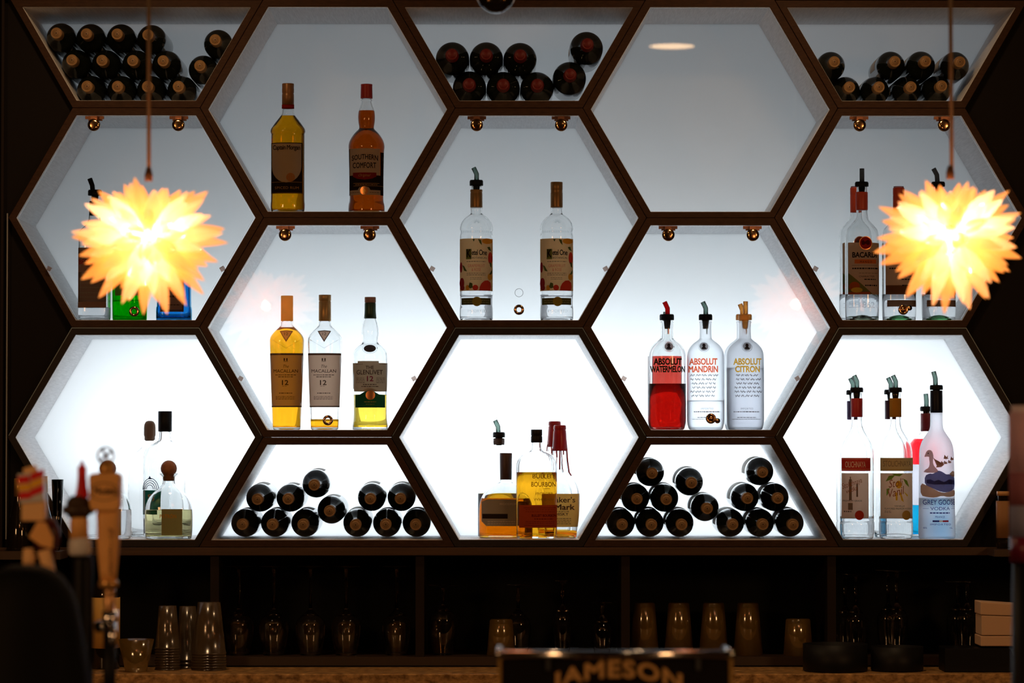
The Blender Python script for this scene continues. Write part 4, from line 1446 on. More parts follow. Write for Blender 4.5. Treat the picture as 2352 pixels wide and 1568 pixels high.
obj('goose_eye', b.ellbm(2127.5, 1040.5, 1.3, 1.3, 0.0010), PBLK, G)
bm = bmesh.new()
b.polybm([(2138, 1050), (2142, 1054), (2152, 1069), (2160, 1064), (2164, 1066), (2156, 1072), (2144, 1073), (2146, 1069)], 0.0006, bm)
for (a, c_, sz) in ((2169, 1050, 1.0), (2185, 1053, 0.9), (2168, 1062, 0.8), (2178, 1060, 0.8), (2160, 1062, 0.7)):
    b.polybm([(a - 5 * sz, c_ - 6 * sz), (a, c_ - 1 * sz), (a + 4 * sz, c_ - 5 * sz), (a + 2.5 * sz, c_ + 1 * sz), (a + 6 * sz, c_ + 2 * sz), (a - 1 * sz, c_ + 4 * sz), (a - 7 * sz, c_ + 3 * sz), (a - 2 * sz, c_ + 1 * sz)], 0.0006, bm)
obj('flying_birds_print', bm, m_paper('bird_brown', (0.42, 0.22, 0.16), 0.5), b.root)
bm = bmesh.new()
b.polybm([(2120, 1092), (2131, 1086), (2137, 1088), (2147, 1081), (2152, 1080), (2161, 1084), (2168, 1089), (2176, 1088), (2190, 1091), (2191, 1120), (2178, 1128), (2165, 1130), (2150, 1127), (2136, 1120), (2120, 1113)], 0.0006, bm, 1)
Mn = obj('mountain_print', bm, PMTN, b.root)
bm = b.polybm([(2124, 1101), (2132, 1100), (2140, 1104), (2150, 1101), (2162, 1106), (2176, 1100), (2190, 1103), (2190, 1112), (2165, 1111), (2140, 1112), (2124, 1109)], 0.0009)
obj('mountain_ridge', bm, PMT2, Mn)
bm = b.polybm([(2112, 1108), (2124, 1114), (2138, 1121), (2152, 1129), (2168, 1131), (2191, 1122), (2192, 1138), (2172, 1141), (2158, 1137), (2142, 1142), (2125, 1141), (2112, 1137)], 0.0006, None, 1)
b.polybm([(2176, 1087), (2184, 1081), (2190, 1083), (2190, 1094), (2182, 1094)], 0.0009, bm)
obj('shore_print', bm, PTAN, Mn)
bm = b.textbm(bmesh.new(), 'GREY GOOSE', 2153, 74, 1146.5, 1158, bold=0.005, off=0.0006)
b.textbm(bm, 'VODKA', 2154, 45, 1163, 1170.5, off=0.0006)
b.textbm(bm, 'FRANCE', 2153, 22, 1183.5, 1188, off=0.0006)
b.textbm(bm, 'IMPORTED', 2155, 48, 1201, 1205, off=0.0006, spacing=1.2)
b.lines(bm, 2154, 47, (1175.5,), 2.6, 0.0006, 5)
b.textbm(bm, '40%', 2120, 8, 1209, 1213, off=0.0006); b.textbm(bm, '1L', 2180, 6, 1209, 1213, off=0.0006)
b.rectbm(2116, 2128, 1166.5, 1167.1, 0.0006, bm); b.rectbm(2180, 2190, 1166.5, 1167.1, 0.0006, bm)
obj('printed_lettering', bm, PBLU, b.root, label='navy blue printed lettering')
fl = obj('flag_bar', b.rectbm(2136, 2151, 1193.5, 1197.5, 0.0006), PBLU, b.root, label='small blue, white and red bar')
obj('flag_white', b.rectbm(2151, 2159, 1193.5, 1197.5, 0.0006), PWHT, fl)
obj('flag_red', b.rectbm(2159, 2173, 1193.5, 1197.5, 0.0006), m_paper('flag_red_print', (0.5, 0.03, 0.06), 0.4), fl)
b.liquid(1143, WATER)

# ------------------------------------------------------------------ wine bottles lying in the half hexagons
WGL = m_pr('dark_wine_glass', (0.006, 0.008, 0.006), 0.08, spec=0.6)
CAPB = m_pr('bronze_capsule', (0.25, 0.145, 0.06), 0.5, 0.1)
CAPR = m_pr('red_capsule', (0.11, 0.008, 0.008), 0.5, 0.1)
WLAB = m_pr('wine_label_paper', (0.62, 0.60, 0.56), 0.7)
CAPRING = m_pr('capsule_relief', (0.08, 0.045, 0.02), 0.5, 0.1)


def axis_y(bm):
    # lathe along z (z = toward the back) -> axis +y
    for v in bm.verts:
        x, y, z = v.co
        v.co = (x, z, y)
    bmesh.ops.recalc_face_normals(bm, faces=bm.faces)
    return bm


def wine_proto(R, capm):
    root = bpy.data.objects.new('wine_bottle', None)
    COL.objects.link(root)
    prof = [(0, 0.186), (R * 0.55, 0.183), (R * 0.6, 0.194), (R * 0.93, 0.194), (R, 0.188), (R, 0.15), (R, 0.012), (R * 0.985, 0.003), (R * 0.93, -0.006), (R * 0.80, -0.016), (R * 0.60, -0.027), (R * 0.45, -0.037), (R * 0.39, -0.048), (R * 0.37, -0.075), (0, -0.075)]
    obj('glass_body', axis_y(lathe_z(bmesh.new(), prof, 40)), WGL, root)
    cr = 0.0142
    prof = [(R * 0.385 + 0.0003, -0.046), (R * 0.375 + 0.0005, -0.078), (cr + 0.0008, -0.080), (cr + 0.0008, -0.089), (cr, -0.0915), (cr * 0.9, -0.0925), (cr * 0.86, -0.0915), (cr * 0.72, -0.0915), (cr * 0.68, -0.0925), (0, -0.0925)]
    c = obj('capsule', axis_y(lathe_z(bmesh.new(), prof, 28)), capm, root)
    bm = bmesh.new()
    for i in range(9):
        a = 2 * PI * i / 9
        disc_y(bm, 0.0058 * math.cos(a), 0.0058 * math.sin(a), 0.0011, -0.0930, -0.0920, 6)
    disc_y(bm, 0, 0, 0.0026, -0.0930, -0.0920, 8)
    obj('capsule_relief', bm, CAPRING if capm is CAPB else CAPR, c, False)
    g = bmesh.new()
    n = 22
    V = [[g.verts.new(((R + 0.0004) * math.cos(a), yy, (R + 0.0004) * math.sin(a))) for a in [math.radians(60) + math.radians(130) * i / n for i in range(n + 1)]] for yy in (0.045, 0.145)]
    for i in range(n):
        g.faces.new((V[0][i], V[0][i + 1], V[1][i + 1], V[1][i]))
    obj('paper_label', g, WLAB, root)
    return root


SETS = [
    ('top left half hexagon', (0, 0), 34.5, CAPB, 0.0, 0.0,
     [('top layer', [(136, 92), (208, 92), (278, 92), (348, 94), (501, 105)]),
      ('middle layer', [(171, 153), (243, 153), (314, 153), (383, 154), (466, 164)]),
      ('bottom layer', [(208, 211), (279, 211), (347, 211), (417, 212)])]),
    ('top centre half hexagon', (2, 0), 39.5, CAPR, 0.0, 0.0,
     [('top layer', [(1034.7, 149), (1114, 148), (1193.7, 149), (1347, 121)]),
      ('leaning middle spot', [(1308, 190)]),
      ('bottom layer', [(1076.6, 213), (1154, 213), (1233, 214.5)])]),
    ('top right half hexagon', (4, 0), 34.0, CAPB, 0.0, 0.0,
     [('top layer', [(1899, 157.4), (2046, 149.7), (2115.5, 150), (2193.6, 150.5)]),
      ('bottom layer', [(1942, 210), (2010, 210), (2082.7, 207), (2152, 205)])]),
    ('bottom left half hexagon', (1, 2), 33.0, CAPB, 0.0, 0.06,
     [('third layer', [(726, 1109)]),
      ('second layer', [(597, 1141.5), (666.7, 1141.5), (853.6, 1140), (922, 1140)]),
      ('sagging middle spot', [(761, 1169)]),
      ('bottom layer', [(562.6, 1202), (631, 1202), (700.7, 1202), (820, 1201), (888.6, 1200.6), (957, 1200)])]),
    ('bottom right half hexagon', (3, 2), 33.0, CAPB, 0.0, 0.055,
     [('third layer', [(1492.7, 1078.4), (1583.7, 1100.6), (1745, 1077)]),
      ('second layer', [(1458.6, 1137), (1526.5, 1138), (1711, 1136.4), (1780, 1136.4)]),
      ('sagging middle spot', [(1619.4, 1159.6)]),
      ('bottom layer', [(1423, 1198.5), (1492.7, 1198), (1561.5, 1198), (1677.4, 1196.8), (1746, 1196.6), (1814.5, 1196.6)])]),
]
ORD = ['leftmost', 'second from left', 'third from left', 'fourth from left', 'fifth from left', 'rightmost']
YS = 0.125
rw = random.Random(11)
for place, key, r, capm, yaw, tilt, layers in SETS:
    R = r * S(YS) * 0.975
    proto = wine_proto(R, capm)
    fl = shelf_floor(*key)
    zb = sum(W(a, c, YS).z for a, c in layers[-1][1]) / len(layers[-1][1])
    dz = (fl + R + 0.0005 + (0.0 if not tilt else 0.0)) - zb
    # settle the pile: keep every bottle clear of its neighbours and of the shelf walls
    cs = [[W(a, c, YS).x, W(a, c, YS).z + dz] for _, pts in layers for a, c in pts]
    poly = INNER[key]
    pc = Vector((sum(q[0] for q in poly) / len(poly), sum(q[1] for q in poly) / len(poly)))
    up = 0.194 * math.sin(tilt * 0.3)
    for it in range(500):
        for i in range(len(cs)):
            for j in range(i):
                d = Vector((cs[i][0] - cs[j][0], cs[i][1] - cs[j][1]))
                m = 2 * R + 0.0009 - d.length
                if m > 0:
                    d.normalize()
                    cs[i][0] += d.x * m / 2; cs[i][1] += d.y * m / 2
                    cs[j][0] -= d.x * m / 2; cs[j][1] -= d.y * m / 2
            for k in range(len(poly)):
                a, e = Vector(poly[k]), Vector(poly[(k + 1) % len(poly)])
                t_ = (e - a).normalized()
                nn = Vector((-t_.y, t_.x))
                if nn.dot(pc - a) < 0:
                    nn = -nn
                dist = nn.dot(Vector(cs[i]) - a)
                m = R + (0.0032 if tilt else 0.0012) - dist
                if m > 0:
                    cs[i][0] += nn.x * m; cs[i][1] += nn.y * m
    first = True
    ci_ = 0
    for lname, pts in layers:
        for i, (a, c) in enumerate(pts):
            o = proto if first else copy_tree(proto)
            first = False
            o.location = (cs[ci_][0], YS, cs[ci_][1])
            ci_ += 1
            roll = rw.uniform(-0.25, 0.25)
            o.rotation_euler = Euler((tilt * 0.3 + (rw.uniform(-0.01, 0.01) if tilt else 0), 0, yaw), 'XYZ')
            if len(pts) == 1:
                pos = ''
            elif i == len(pts) - 1:
                pos = 'rightmost in '
            else:
                pos = ORD[i] + ' in '
            tag(o, ('red capped ' if capm is CAPR else '') + 'wine bottle in %s, %s%s' % (place, pos, lname), 'wine bottle', 'wine bottles in ' + place)

# ------------------------------------------------------------------ glassware below
GL = m_thin('drinking_glass', (0.93, 0.93, 0.93), milky=0.03, mcol=(0.9, 0.7, 0.45), ior=1.55)
GLASS = m_glass('solid_glass', (0.97, 0.97, 0.97))


def glassware(name, prof, loc, label, cat, group, parts=None, mat=None, seg=36):
    """thin shell from outer profile [(r,z)] bottom to top"""
    root_parts = {}
    bm = lathe_z(bmesh.new(), prof, seg)
    o = obj(name, bm, mat or GLASS, None)
    o.location = loc
    tag(o, label, cat, group)
    return o


def shell(P, t):
    """outer profile open at its last point -> closed wall"""
    return P + [(max(r - t, 0.0), z) for r, z in P[::-1]]


def px_at(px, y):
    return W(px, 1400, y).x


# upturned wine glasses (rim down)
def wineglass(px, y, label, top=1300, bowl_top=1425, rim_hw=24, bowl_hw=34, foot_hw=33, group='upturned wine glasses under the hexagons'):
    s = S(y)
    zt = W(px, top, y).z - NZB
    zm = W(px, bowl_top, y).z - NZB
    root = empty('wine_glass', (px_at(px, y), y, NZB + 0.0003), label, 'wine glass', group)
    t = 0.0016
    zn = zm + 0.024
    outer = [(rim_hw * s, 0), (bowl_hw * s * 0.93, zm * 0.45), (bowl_hw * s, zm * 0.80), (bowl_hw * s * 0.95, zm), (bowl_hw * s * 0.62, zm + 0.012), (0.009, zn), (0.0045, zn + 0.008)]
    outer = chaikin(outer, 2)
    inner = [(max(r - t, 0), z) for r, z in outer if z < zm + 0.014][::-1]
    bm = lathe_z(bmesh.new(), [(0, outer[-1][1])] + outer[::-1] + inner[::-1] + [(0, inner[0][1] + 0.001)], 36)
    obj('bowl', bm, GLASS, root)
    bm = lathe_z(bmesh.new(), [(0, zn + 0.007), (0.0045, zn + 0.007), (0.0038, (zn + zt) / 2), (0.0045, zt - 0.008), (0.009, zt - 0.004), (foot_hw * s * 0.6, zt - 0.0022), (foot_hw * s, zt - 0.001), (foot_hw * s, zt), (0, zt)], 36)
    obj('stem', bm, GLASS, root)
    return root


def tumbler(px, y, label, top, hw_top, hw_bot, base, floor=None, inverted=True, group=None, facets=False, name='tumbler', mat=None):
    s = S(y)
    fz = NZB if floor is None else floor
    h = W(px, top, y).z - fz
    rt, rb = hw_top * s, hw_bot * s
    t = 0.0022
    if inverted:  # closed end up
        P = [(0, h - 0.012), (rt - t * 1.5, h - 0.012), (rb - t, 0.0), (rb, 0.0), (rt, h - 0.003), (rt - 0.003, h), (0, h)]
    else:
        P = [(0, 0), (rb - 0.002, 0), (rb, 0.002), (rt, h), (rt - t, h), (rb - t, 0.010), (0, 0.010)]
    bm = lathe_z(bmesh.new(), P, 36)
    o = obj(name, bm, mat or GLOWG, None)
    o.location = (px_at(px, y), y, fz + 0.0003)
    tag(o, label, 'glass', group)
    return o


GLOWG = m_thin('painted_glow_glass', (0.94, 0.90, 0.80), milky=0.10, mcol=(0.95, 0.58, 0.12), ior=2.5, rough=0.13)  # milky gold colour stands for warm light caught in clear glass
n1 = ['leftmost upturned wine glass in the dark niche', 'second upturned wine glass from the left in the niche', 'third upturned wine glass from the left in the niche', 'fourth upturned wine glass from the left in the niche', 'dim upturned wine glass just left of the second divider']
for lab, px in zip(n1, (549, 629, 713, 795, 911)):
    wineglass(px, 0.07, lab)
for i, px in enumerate((547, 627, 714, 795, 912)):
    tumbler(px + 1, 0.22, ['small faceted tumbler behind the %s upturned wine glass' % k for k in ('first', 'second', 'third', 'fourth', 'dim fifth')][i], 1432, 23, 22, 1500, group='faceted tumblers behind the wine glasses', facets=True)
wineglass(1018, 0.08, 'broad goblet with visible round foot right of the second divider', top=1343, bowl_top=1415, rim_hw=22, bowl_hw=34, foot_hw=36)
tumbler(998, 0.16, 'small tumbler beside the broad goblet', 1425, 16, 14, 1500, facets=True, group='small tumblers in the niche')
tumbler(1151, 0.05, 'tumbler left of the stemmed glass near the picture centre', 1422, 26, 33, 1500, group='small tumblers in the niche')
wineglass(1190, 0.14, 'stemmed glass behind the tumbler above the black lettered box', top=1342, bowl_top=1425, rim_hw=22, bowl_hw=30, foot_hw=26)
wineglass(1292, 0.14, 'slim stemmed glass above the middle of the black lettered box', top=1333, bowl_top=1415, rim_hw=16, bowl_hw=22, foot_hw=18)
wineglass(1383, 0.08, 'low goblet with thick stem left of the third divider', top=1383, bowl_top=1440, rim_hw=17, bowl_hw=24, foot_hw=30)
for i, px in enumerate((1480, 1559, 1639, 1718)):
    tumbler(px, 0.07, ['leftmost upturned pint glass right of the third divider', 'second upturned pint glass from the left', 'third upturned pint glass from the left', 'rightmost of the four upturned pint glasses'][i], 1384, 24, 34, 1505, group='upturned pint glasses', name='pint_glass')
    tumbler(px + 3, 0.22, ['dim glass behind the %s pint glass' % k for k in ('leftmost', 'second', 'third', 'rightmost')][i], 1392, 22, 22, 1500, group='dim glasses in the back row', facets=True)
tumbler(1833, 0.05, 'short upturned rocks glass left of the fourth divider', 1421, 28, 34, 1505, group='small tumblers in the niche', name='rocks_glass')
for px, y, tp, bt, lab in ((1941, 0.16, 1317, 1418, 'dim stemmed glass just right of the fourth divider'), (1966, 0.07, 1318, 1418, 'stemmed glass with small gold glint right of the fourth divider'), (2040, 0.16, 1309, 1412, 'dim stemmed glass behind the black trays'), (2060, 0.07, 1310, 1412, 'stemmed glass above the black trays'), (2200, 0.16, 1335, 1412, 'dim stemmed glass left of the beige napkins'), (2222, 0.07, 1335, 1412, 'stemmed glass next to the beige napkins')):
    wineglass(px, y, lab, top=tp, bowl_top=bt, rim_hw=18, bowl_hw=26, foot_hw=30)

# plastic cups stacked upside down on the granite
def cup_mesh(rt, rb, h):
    P = [(0, h), (rt, h), (rt + (rb - rt) * 0.5, h * 0.5), (rb, 0.0035), (rb + 0.0016, 0.003), (rb + 0.0016, 0.0), (rb - 0.0002, 0.0), (rt - 0.0002, h - 0.0004), (0, h - 0.0004)]
    return lathe_z(bmesh.new(), P, 36)


def cup_stack(px, y, top, hwt, hwb, n, label, group, step=0.0068):
    s = S(y)
    H = W(px, top, y).z - GZ
    h = H - step * (n - 1)
    m = obj('plastic_cup', cup_mesh(hwt * s, hwb * s, h), PLAST, None)
    m.location = (px_at(px, y), y, GZ + 0.0004)
    tag(m, label, 'plastic cup', group)
    for i in range(1, n):
        c = m.copy()
        COL.objects.link(c)
        c.location = (m.location.x, y, GZ + 0.0004 + i * step)
    return m


cup_stack(385, -0.10, 1391, 20, 28, 9, 'clear plastic cup nested in the shorter stack on the granite', 'shorter stack of plastic cups')
cup_stack(480, -0.10, 1383, 26, 39, 7, 'clear plastic cup nested in the taller stack on the granite', 'taller stack of plastic cups')
cup_stack(431, 0.05 - 0.08, 1392, 19, 26, 3, 'clear plastic cup in the dim stack between the two bright ones', 'dim stack of plastic cups', 0.010)
tumbler(313, -0.17, 'wide rimmed clear tumbler standing left of the plastic cups', 1468, 41, 25, 1538, floor=GZ, inverted=False, group='glasses on the granite counter')


def simple_bottle(px, y, floor, prof, label, mat, extras=(), group=None, name='bottle', cat='bottle', k=1.0, n=2.0):
    s = S(y)
    c = W(px, 1200, y)
    root = empty(name, (c.x, y, floor), label, cat, group)
    P = [(hw * s, W(px, py, y).z - floor) for py, hw in prof][::-1]
    P[0] = (P[0][0], 0.0004)
    P = chaikin(P, 1)
    obj('glass_body', lathe_z(bmesh.new(), [(0, 0.0004)] + P + [(0, P[-1][1])], 36, k, n), mat, root)
    for (nm, pr, m) in extras:
        Q = [(hw * s, W(px, py, y).z - floor) for py, hw in pr][::-1]
        obj(nm, lathe_z(bmesh.new(), [(0, Q[0][1])] + Q + [(0, Q[-1][1])], 32, k, n), m, root)
    return root


DKG = m_pr('dark_bottle_glass', (0.012, 0.008, 0.005), 0.06, spec=0.7)
simple_bottle(243, -0.05, GZ, [(1245, 10), (1290, 11), (1330, 18), (1352, 30), (1370, 33), (1530, 33), (1538, 32)], 'dark bottle with ochre label behind the lettered tap handle', DKG,
              [('paper_label', [(1371, 33.6), (1487, 33.6)], m_pr('ochre_label', (0.62, 0.36, 0.09), 0.6))])
LEDGE = Z(1262, -0.02)
o = obj('side_ledge', newbox(X(-200), X(160), -0.16, -0.013, LEDGE - 0.02, LEDGE), m_pr('ledge_wood', (0.05, 0.025, 0.012), 0.5), None, False)
tag(o, 'dark ledge at the far left carrying bottles', 'ledge')
simple_bottle(43, -0.08, LEDGE, [(1100, 10), (1150, 11), (1180, 18), (1210, 26), (1240, 28), (1262, 28)], 'dark long necked bottle furthest left of the honeycomb', DKG, [('neck_foil', [(1098, 11), (1140, 11.6)], m_pr('gold_cap', (0.45, 0.24, 0.07), 0.35, 0.5))], group='bottles on the left ledge')
simple_bottle(98, -0.08, LEDGE, [(1095, 10), (1150, 11), (1180, 18), (1205, 25), (1240, 27), (1262, 27)], 'dark bottle on the left ledge behind the striped tap handle', DKG, [('neck_foil', [(1093, 11), (1130, 11.6)], m_pr('gold_cap', (0.45, 0.24, 0.07), 0.35, 0.5))], group='bottles on the left ledge')
o = tumbler(131, -0.08, 'clear flared glass on the left ledge against the white glow', 1101, 14, 6, 1262, floor=LEDGE, inverted=False, group=None, name='flared_glass', mat=m_thin('thin_clear', (0.99, 0.99, 1.0), milky=0.0, ior=1.5))
# boxes of the right side on the granite
def round_tray(px, y, top, hw, label, name='bar_tray', hb=None):
    s = S(y)
    h = W(px, top, y).z - GZ
    P = [(0, 0), (hw * s * 0.96, 0), (hw * s, 0.004), (hw * s, h), (hw * s - 0.004, h), (hw * s - 0.005, h * 0.75), (0, h * 0.75)]
    o = obj(name, lathe_z(bmesh.new(), P, 40), m_pr('black_gloss', (0.006, 0.006, 0.006), 0.5, spec=0.2), None)
    o.location = (px_at(px, y), y, GZ + 0.0003)
    tag(o, label, 'tray', 'black trays on the granite')


round_tray(1918, -0.15, 1478, 74, 'low black round tray on the granite below the fourth divider')
round_tray(2060, -0.14, 1484, 60, 'low black round tray right of the other with a gold glint')
bm = bmesh.new()
s = S(-0.14)
xx0, xx1, xx2 = W(2163, 1500, -0.14).x, W(2322, 1500, -0.14).x, W(2336, 1500, -0.14).x
zt = W(2200, 1485, -0.14).z
prism(bm, [(xx0, GZ + 0.0004), (xx0, zt), (W(2312, 1500, -0.14).x, zt), (xx2, GZ + 0.0004)], -0.20, -0.08)
o = obj('napkin_holder', bm, BLACK, None, False, bevel=0.002)
tag(o, 'black holder under the beige napkins at the right', 'napkin holder')
NAP = m_pr('beige_napkin', (0.62, 0.42, 0.27), 0.9)
root = empty('napkin_stack', (W(2300, 1430, -0.14).x, -0.14, zt + 0.004), 'folded beige paper napkins stacked at the right edge', 'napkins')
for i, (a, c, d) in enumerate(((1484, 1460, 0), (1459.4, 1413, 2), (1412.4, 1382, 0))):
    z0 = W(2300, a, -0.14).z - zt - 0.0004
    z1 = W(2300, c, -0.14).z - zt - 0.0004
    bm = bmesh.new()
    nseg = 14
    pts = []
    x0 = W(2245 + d, 1400, -0.14).x - root.location.x
    for k in range(nseg + 1):
        pts.append((x0 + 0.15 * k / nseg, z1 - 0.0006 - 0.010 * (k / nseg) * (i / 2)))
    low = []
    for k in range(nseg + 1):
        low.append((x0 + 0.15 * k / nseg, z0 - (0.010 * (k / nseg) * (max(i - 1, 0) / 2)) + 0.0003))
    prism(bm, pts + low[::-1], -0.055, 0.05)
    obj('folded_napkin', bm, NAP, root, False, bevel=0.002)

# ------------------------------------------------------------------ pendants
SPIKE = None


def mk_spike_mat():
    m, nt, out = newmat('amber_glass_spike')
    e = node(nt, 'ShaderNodeEmission', Color=(1.0, 0.32, 0.03, 1), Strength=0.40)
    t = node(nt, 'ShaderNodeBsdfTranslucent', Color=(1.0, 0.86, 0.74, 1))
    tp = node(nt, 'ShaderNodeBsdfTransparent', Color=(1.0, 0.97, 0.94, 1))
    g = node(nt, 'ShaderNodeBsdfGlossy', Color=(1, 0.9, 0.8, 1), Roughness=0.15)
    m1 = node(nt, 'ShaderNodeMixShader', Fac=0.40)
    nt.links.new(t.outputs[0], m1.inputs[1])
    nt.links.new(tp.outputs[0], m1.inputs[2])
    m2 = node(nt, 'ShaderNodeMixShader', Fac=0.08)
    nt.links.new(m1.outputs[0], m2.inputs[1])
    nt.links.new(g.outputs[0], m2.inputs[2])
    ad = nt.nodes.new('ShaderNodeAddShader')
    nt.links.new(m2.outputs[0], ad.inputs[0])
    nt.links.new(e.outputs[0], ad.inputs[1])
    nt.links.new(ad.outputs[0], out.inputs[0])
    return m


SPIKEM = mk_spike_mat()
CORD = m_pr('amber_cord', (0.17, 0.125, 0.08), 0.9, spec=0.1)


def pendant(px, py, y, cord_px, label, seed):
    rd = random.Random(seed)
    c = W(px, py, y)
    root = empty('starburst_pendant', c, label, 'pendant lamp', 'starburst pendant lamps')
    prof = chaikin([(0.0, 0.018), (0.005, 0.019), (0.0105, 0.045), (0.0142, 0.072), (0.0145, 0.092), (0.0105, 0.120), (0.0048, 0.142), (0.0, 0.153)], 2)
    me = None
    N = 104
    ga = PI * (3 - math.sqrt(5))
    for i in range(N):
        zz = 1 - 2 * (i + 0.5) / N
        rr = math.sqrt(1 - zz * zz)
        a = ga * i + rd.uniform(-0.12, 0.12)
        d = Vector((rr * math.cos(a), rr * math.sin(a), zz + rd.uniform(-0.06, 0.06))).normalized()
        if d.z > 0.93:
            continue
        if me is None:
            o = obj('glass_spike', lathe_z(bmesh.new(), prof, 14), SPIKEM, root)
            me = o.data
        else:
            o = bpy.data.objects.new('glass_spike', me)
            link(o, root)
        q = d.to_track_quat('Z', 'Y')
        o.rotation_mode = 'QUATERNION'
        o.rotation_quaternion = q
        L = rd.uniform(0.86, 1.08)
        if d.z > 0.72:
            L *= 0.8
        w = rd.uniform(0.85, 1.15)
        o.scale = (w, w, L)
    ztop = 2.935 - c.z
    dx = W(cord_px, py - 300, y).x - c.x
    bm = tube(bmesh.new(), [(dx + 0.003, 0, 0.13), (dx, 0, ztop)], 0.0042, 10)
    obj('cord', bm, CORD, root)
    bm = lathe_z(bmesh.new(), [(0, 0.115), (0.008, 0.115), (0.0085, 0.128), (0.005, 0.142), (0, 0.143)], 20)
    obj('ferrule', bm, m_pr('dark_ferrule', (0.08, 0.04, 0.02), 0.4), root)
    bm = lathe_z(bmesh.new(), [(0, -0.018), (0.012, -0.014), (0.018, 0), (0.012, 0.014), (0, 0.018)], 20)
    m, nt, out = newmat('lamp_bulb_glow')
    e = node(nt, 'ShaderNodeEmission', Color=(1.0, 0.84, 0.60, 1), Strength=140.0)
    nt.links.new(e.outputs[0], out.inputs[0])
    obj('bulb', bm, m, root)
    for k, off in enumerate(((0.022, -0.018, 0.01), (-0.022, -0.018, 0.008), (0.0, 0.026, 0.0), (0.0, -0.014, -0.020))):
        l = bpy.data.lights.new('pendant_bulb_light', 'POINT')
        l.energy = 12.0
        l.color = WARM
        l.shadow_soft_size = 0.014
        lo = bpy.data.objects.new('pendant_bulb_light', l)
        lo.location = off
        link(lo, root)
    return root


PY = -1.75
pendant(341, 545, PY, 339, 'glowing amber starburst glass pendant on the left', 4)
pendant(2183, 540, PY, 2182, 'glowing amber starburst glass pendant on the right', 9)

# dark globe at the top edge
p = W(1139, -12, -1.2)
root = empty('dark_globe', p, 'dark glossy globe hanging in at the top edge', 'globe')
bm = lathe_z(bmesh.new(), [(0.043 * math.sin(PI * i / 16), -0.043 * math.cos(PI * i / 16)) for i in range(17)], 36)
obj('globe', bm, m_pr('smoked_globe', (0.012, 0.010, 0.009), 0.08, spec=0.8), root)
obj('rod', tube(bmesh.new(), [(0, 0, 0.04), (0, 0, 2.935 - p.z)], 0.006, 10), BLACK, root)

# ------------------------------------------------------------------ taps in the left foreground
TY = -2.35
BARZ = 0.985
TAN = m_pr('tan_wood_handle', (0.88, 0.46, 0.15), 0.5, noise=((0.72, 0.36, 0.11), 9, (1, 1, 1)))
TAN2 = m_pr('pale_tan_handle', (0.85, 0.52, 0.24), 0.5)
MAR = m_pr('maroon_handle', (0.08, 0.012, 0.01), 0.4)
HRED = m_pr('handle_red', (0.72, 0.02, 0.02), 0.4)
HYEL = m_pr('handle_yellow', (0.9, 0.45, 0.03), 0.4)
HGREY = m_pr('handle_grey', (0.60, 0.58, 0.58), 0.4)
s = S(TY)


def tl(px, py, y=TY):
    return W(px, py, y)


def lathe_px(cx, prof, y, ox, oz, k=1.0, n=2.0, seg=36):
    s_ = S(y)
    P = [(hw * s_, tl(cx, py, y).z - oz) for py, hw in prof][::-1]
    return lathe_z(bmesh.new(), [(0, P[0][1])] + P + [(0, P[-1][1])], seg, k, n, tl(cx, 1200, y).x - ox, 0)


def boxpx(x0, x1, y0, y1, root, dep, yo=0.0):
    a, b_ = tl(x0, y1), tl(x1, y0)
    o_ = root.location
    return newbox(a.x - o_.x, b_.x - o_.x, yo - dep, yo + dep, a.z - o_.z, b_.z - o_.z)


# big black tower housing (lower left corner) and its column
root = empty('beer_tower', (tl(60, 1400, -2.75).x, -2.75, BARZ), 'big black rounded beer tower in the lower left corner', 'beer tower')
a = tl(60, 1295, -2.75).z - BARZ
bm = lathe_z(bmesh.new(), chaikin([(0, 0.0005), (0.135, 0.0005), (0.128, 0.04), (0.112, 0.11), (0.095, a * 0.72), (0.075, a * 0.90), (0.04, a * 0.99), (0, a)], 1), 48, 0.8)
obj('housing', bm, m_pr('tower_black', (0.003, 0.003, 0.003), 0.7, spec=0.12), root)
# striped tap handle
root = empty('tap_handle', (tl(112, 1345).x, TY, tl(112, 1345).z), 'striped red and yellow tap handle leaning at the far left', 'tap handle', 'beer tap handles')
c0 = root.location
o = obj('grip', lathe_px(108, [(1190, 16), (1215, 30), (1245, 30), (1262, 20), (1300, 17), (1345, 11)], TY, c0.x, c0.z, 0.8), MAR, root)
bm = bmesh.new()
P = [(tl(a, b_).x - c0.x, -0.022, tl(a, b_).z - c0.z) for a, b_ in ((104, 1262), (112, 1290), (120, 1320), (122, 1345))]
tube(bm, P, [0.012, 0.012, 0.011, 0.008], 12)
P = [(tl(a, b_).x - c0.x, -0.02, tl(a, b_).z - c0.z) for a, b_ in ((68, 1258), (70, 1280), (68, 1302))]
tube(bm, P, [0.009, 0.012, 0.010], 12)
obj('tan_ribs', bm, TAN2, root)
bm = boxpx(52, 106, 1148, 1196, root, 0.018)
obj('shaft', bm, TAN2, root, False, bevel=0.003)
bm = boxpx(46, 103, 1082, 1150, root, 0.022)
bmesh.ops.rotate(bm, verts=bm.verts, cent=(0, 0, tl(75, 1120).z - c0.z), matrix=Matrix.Rotation(-0.09, 3, 'Y'))
hb = obj('sign_block', bm, HGREY, root, False, bevel=0.002)
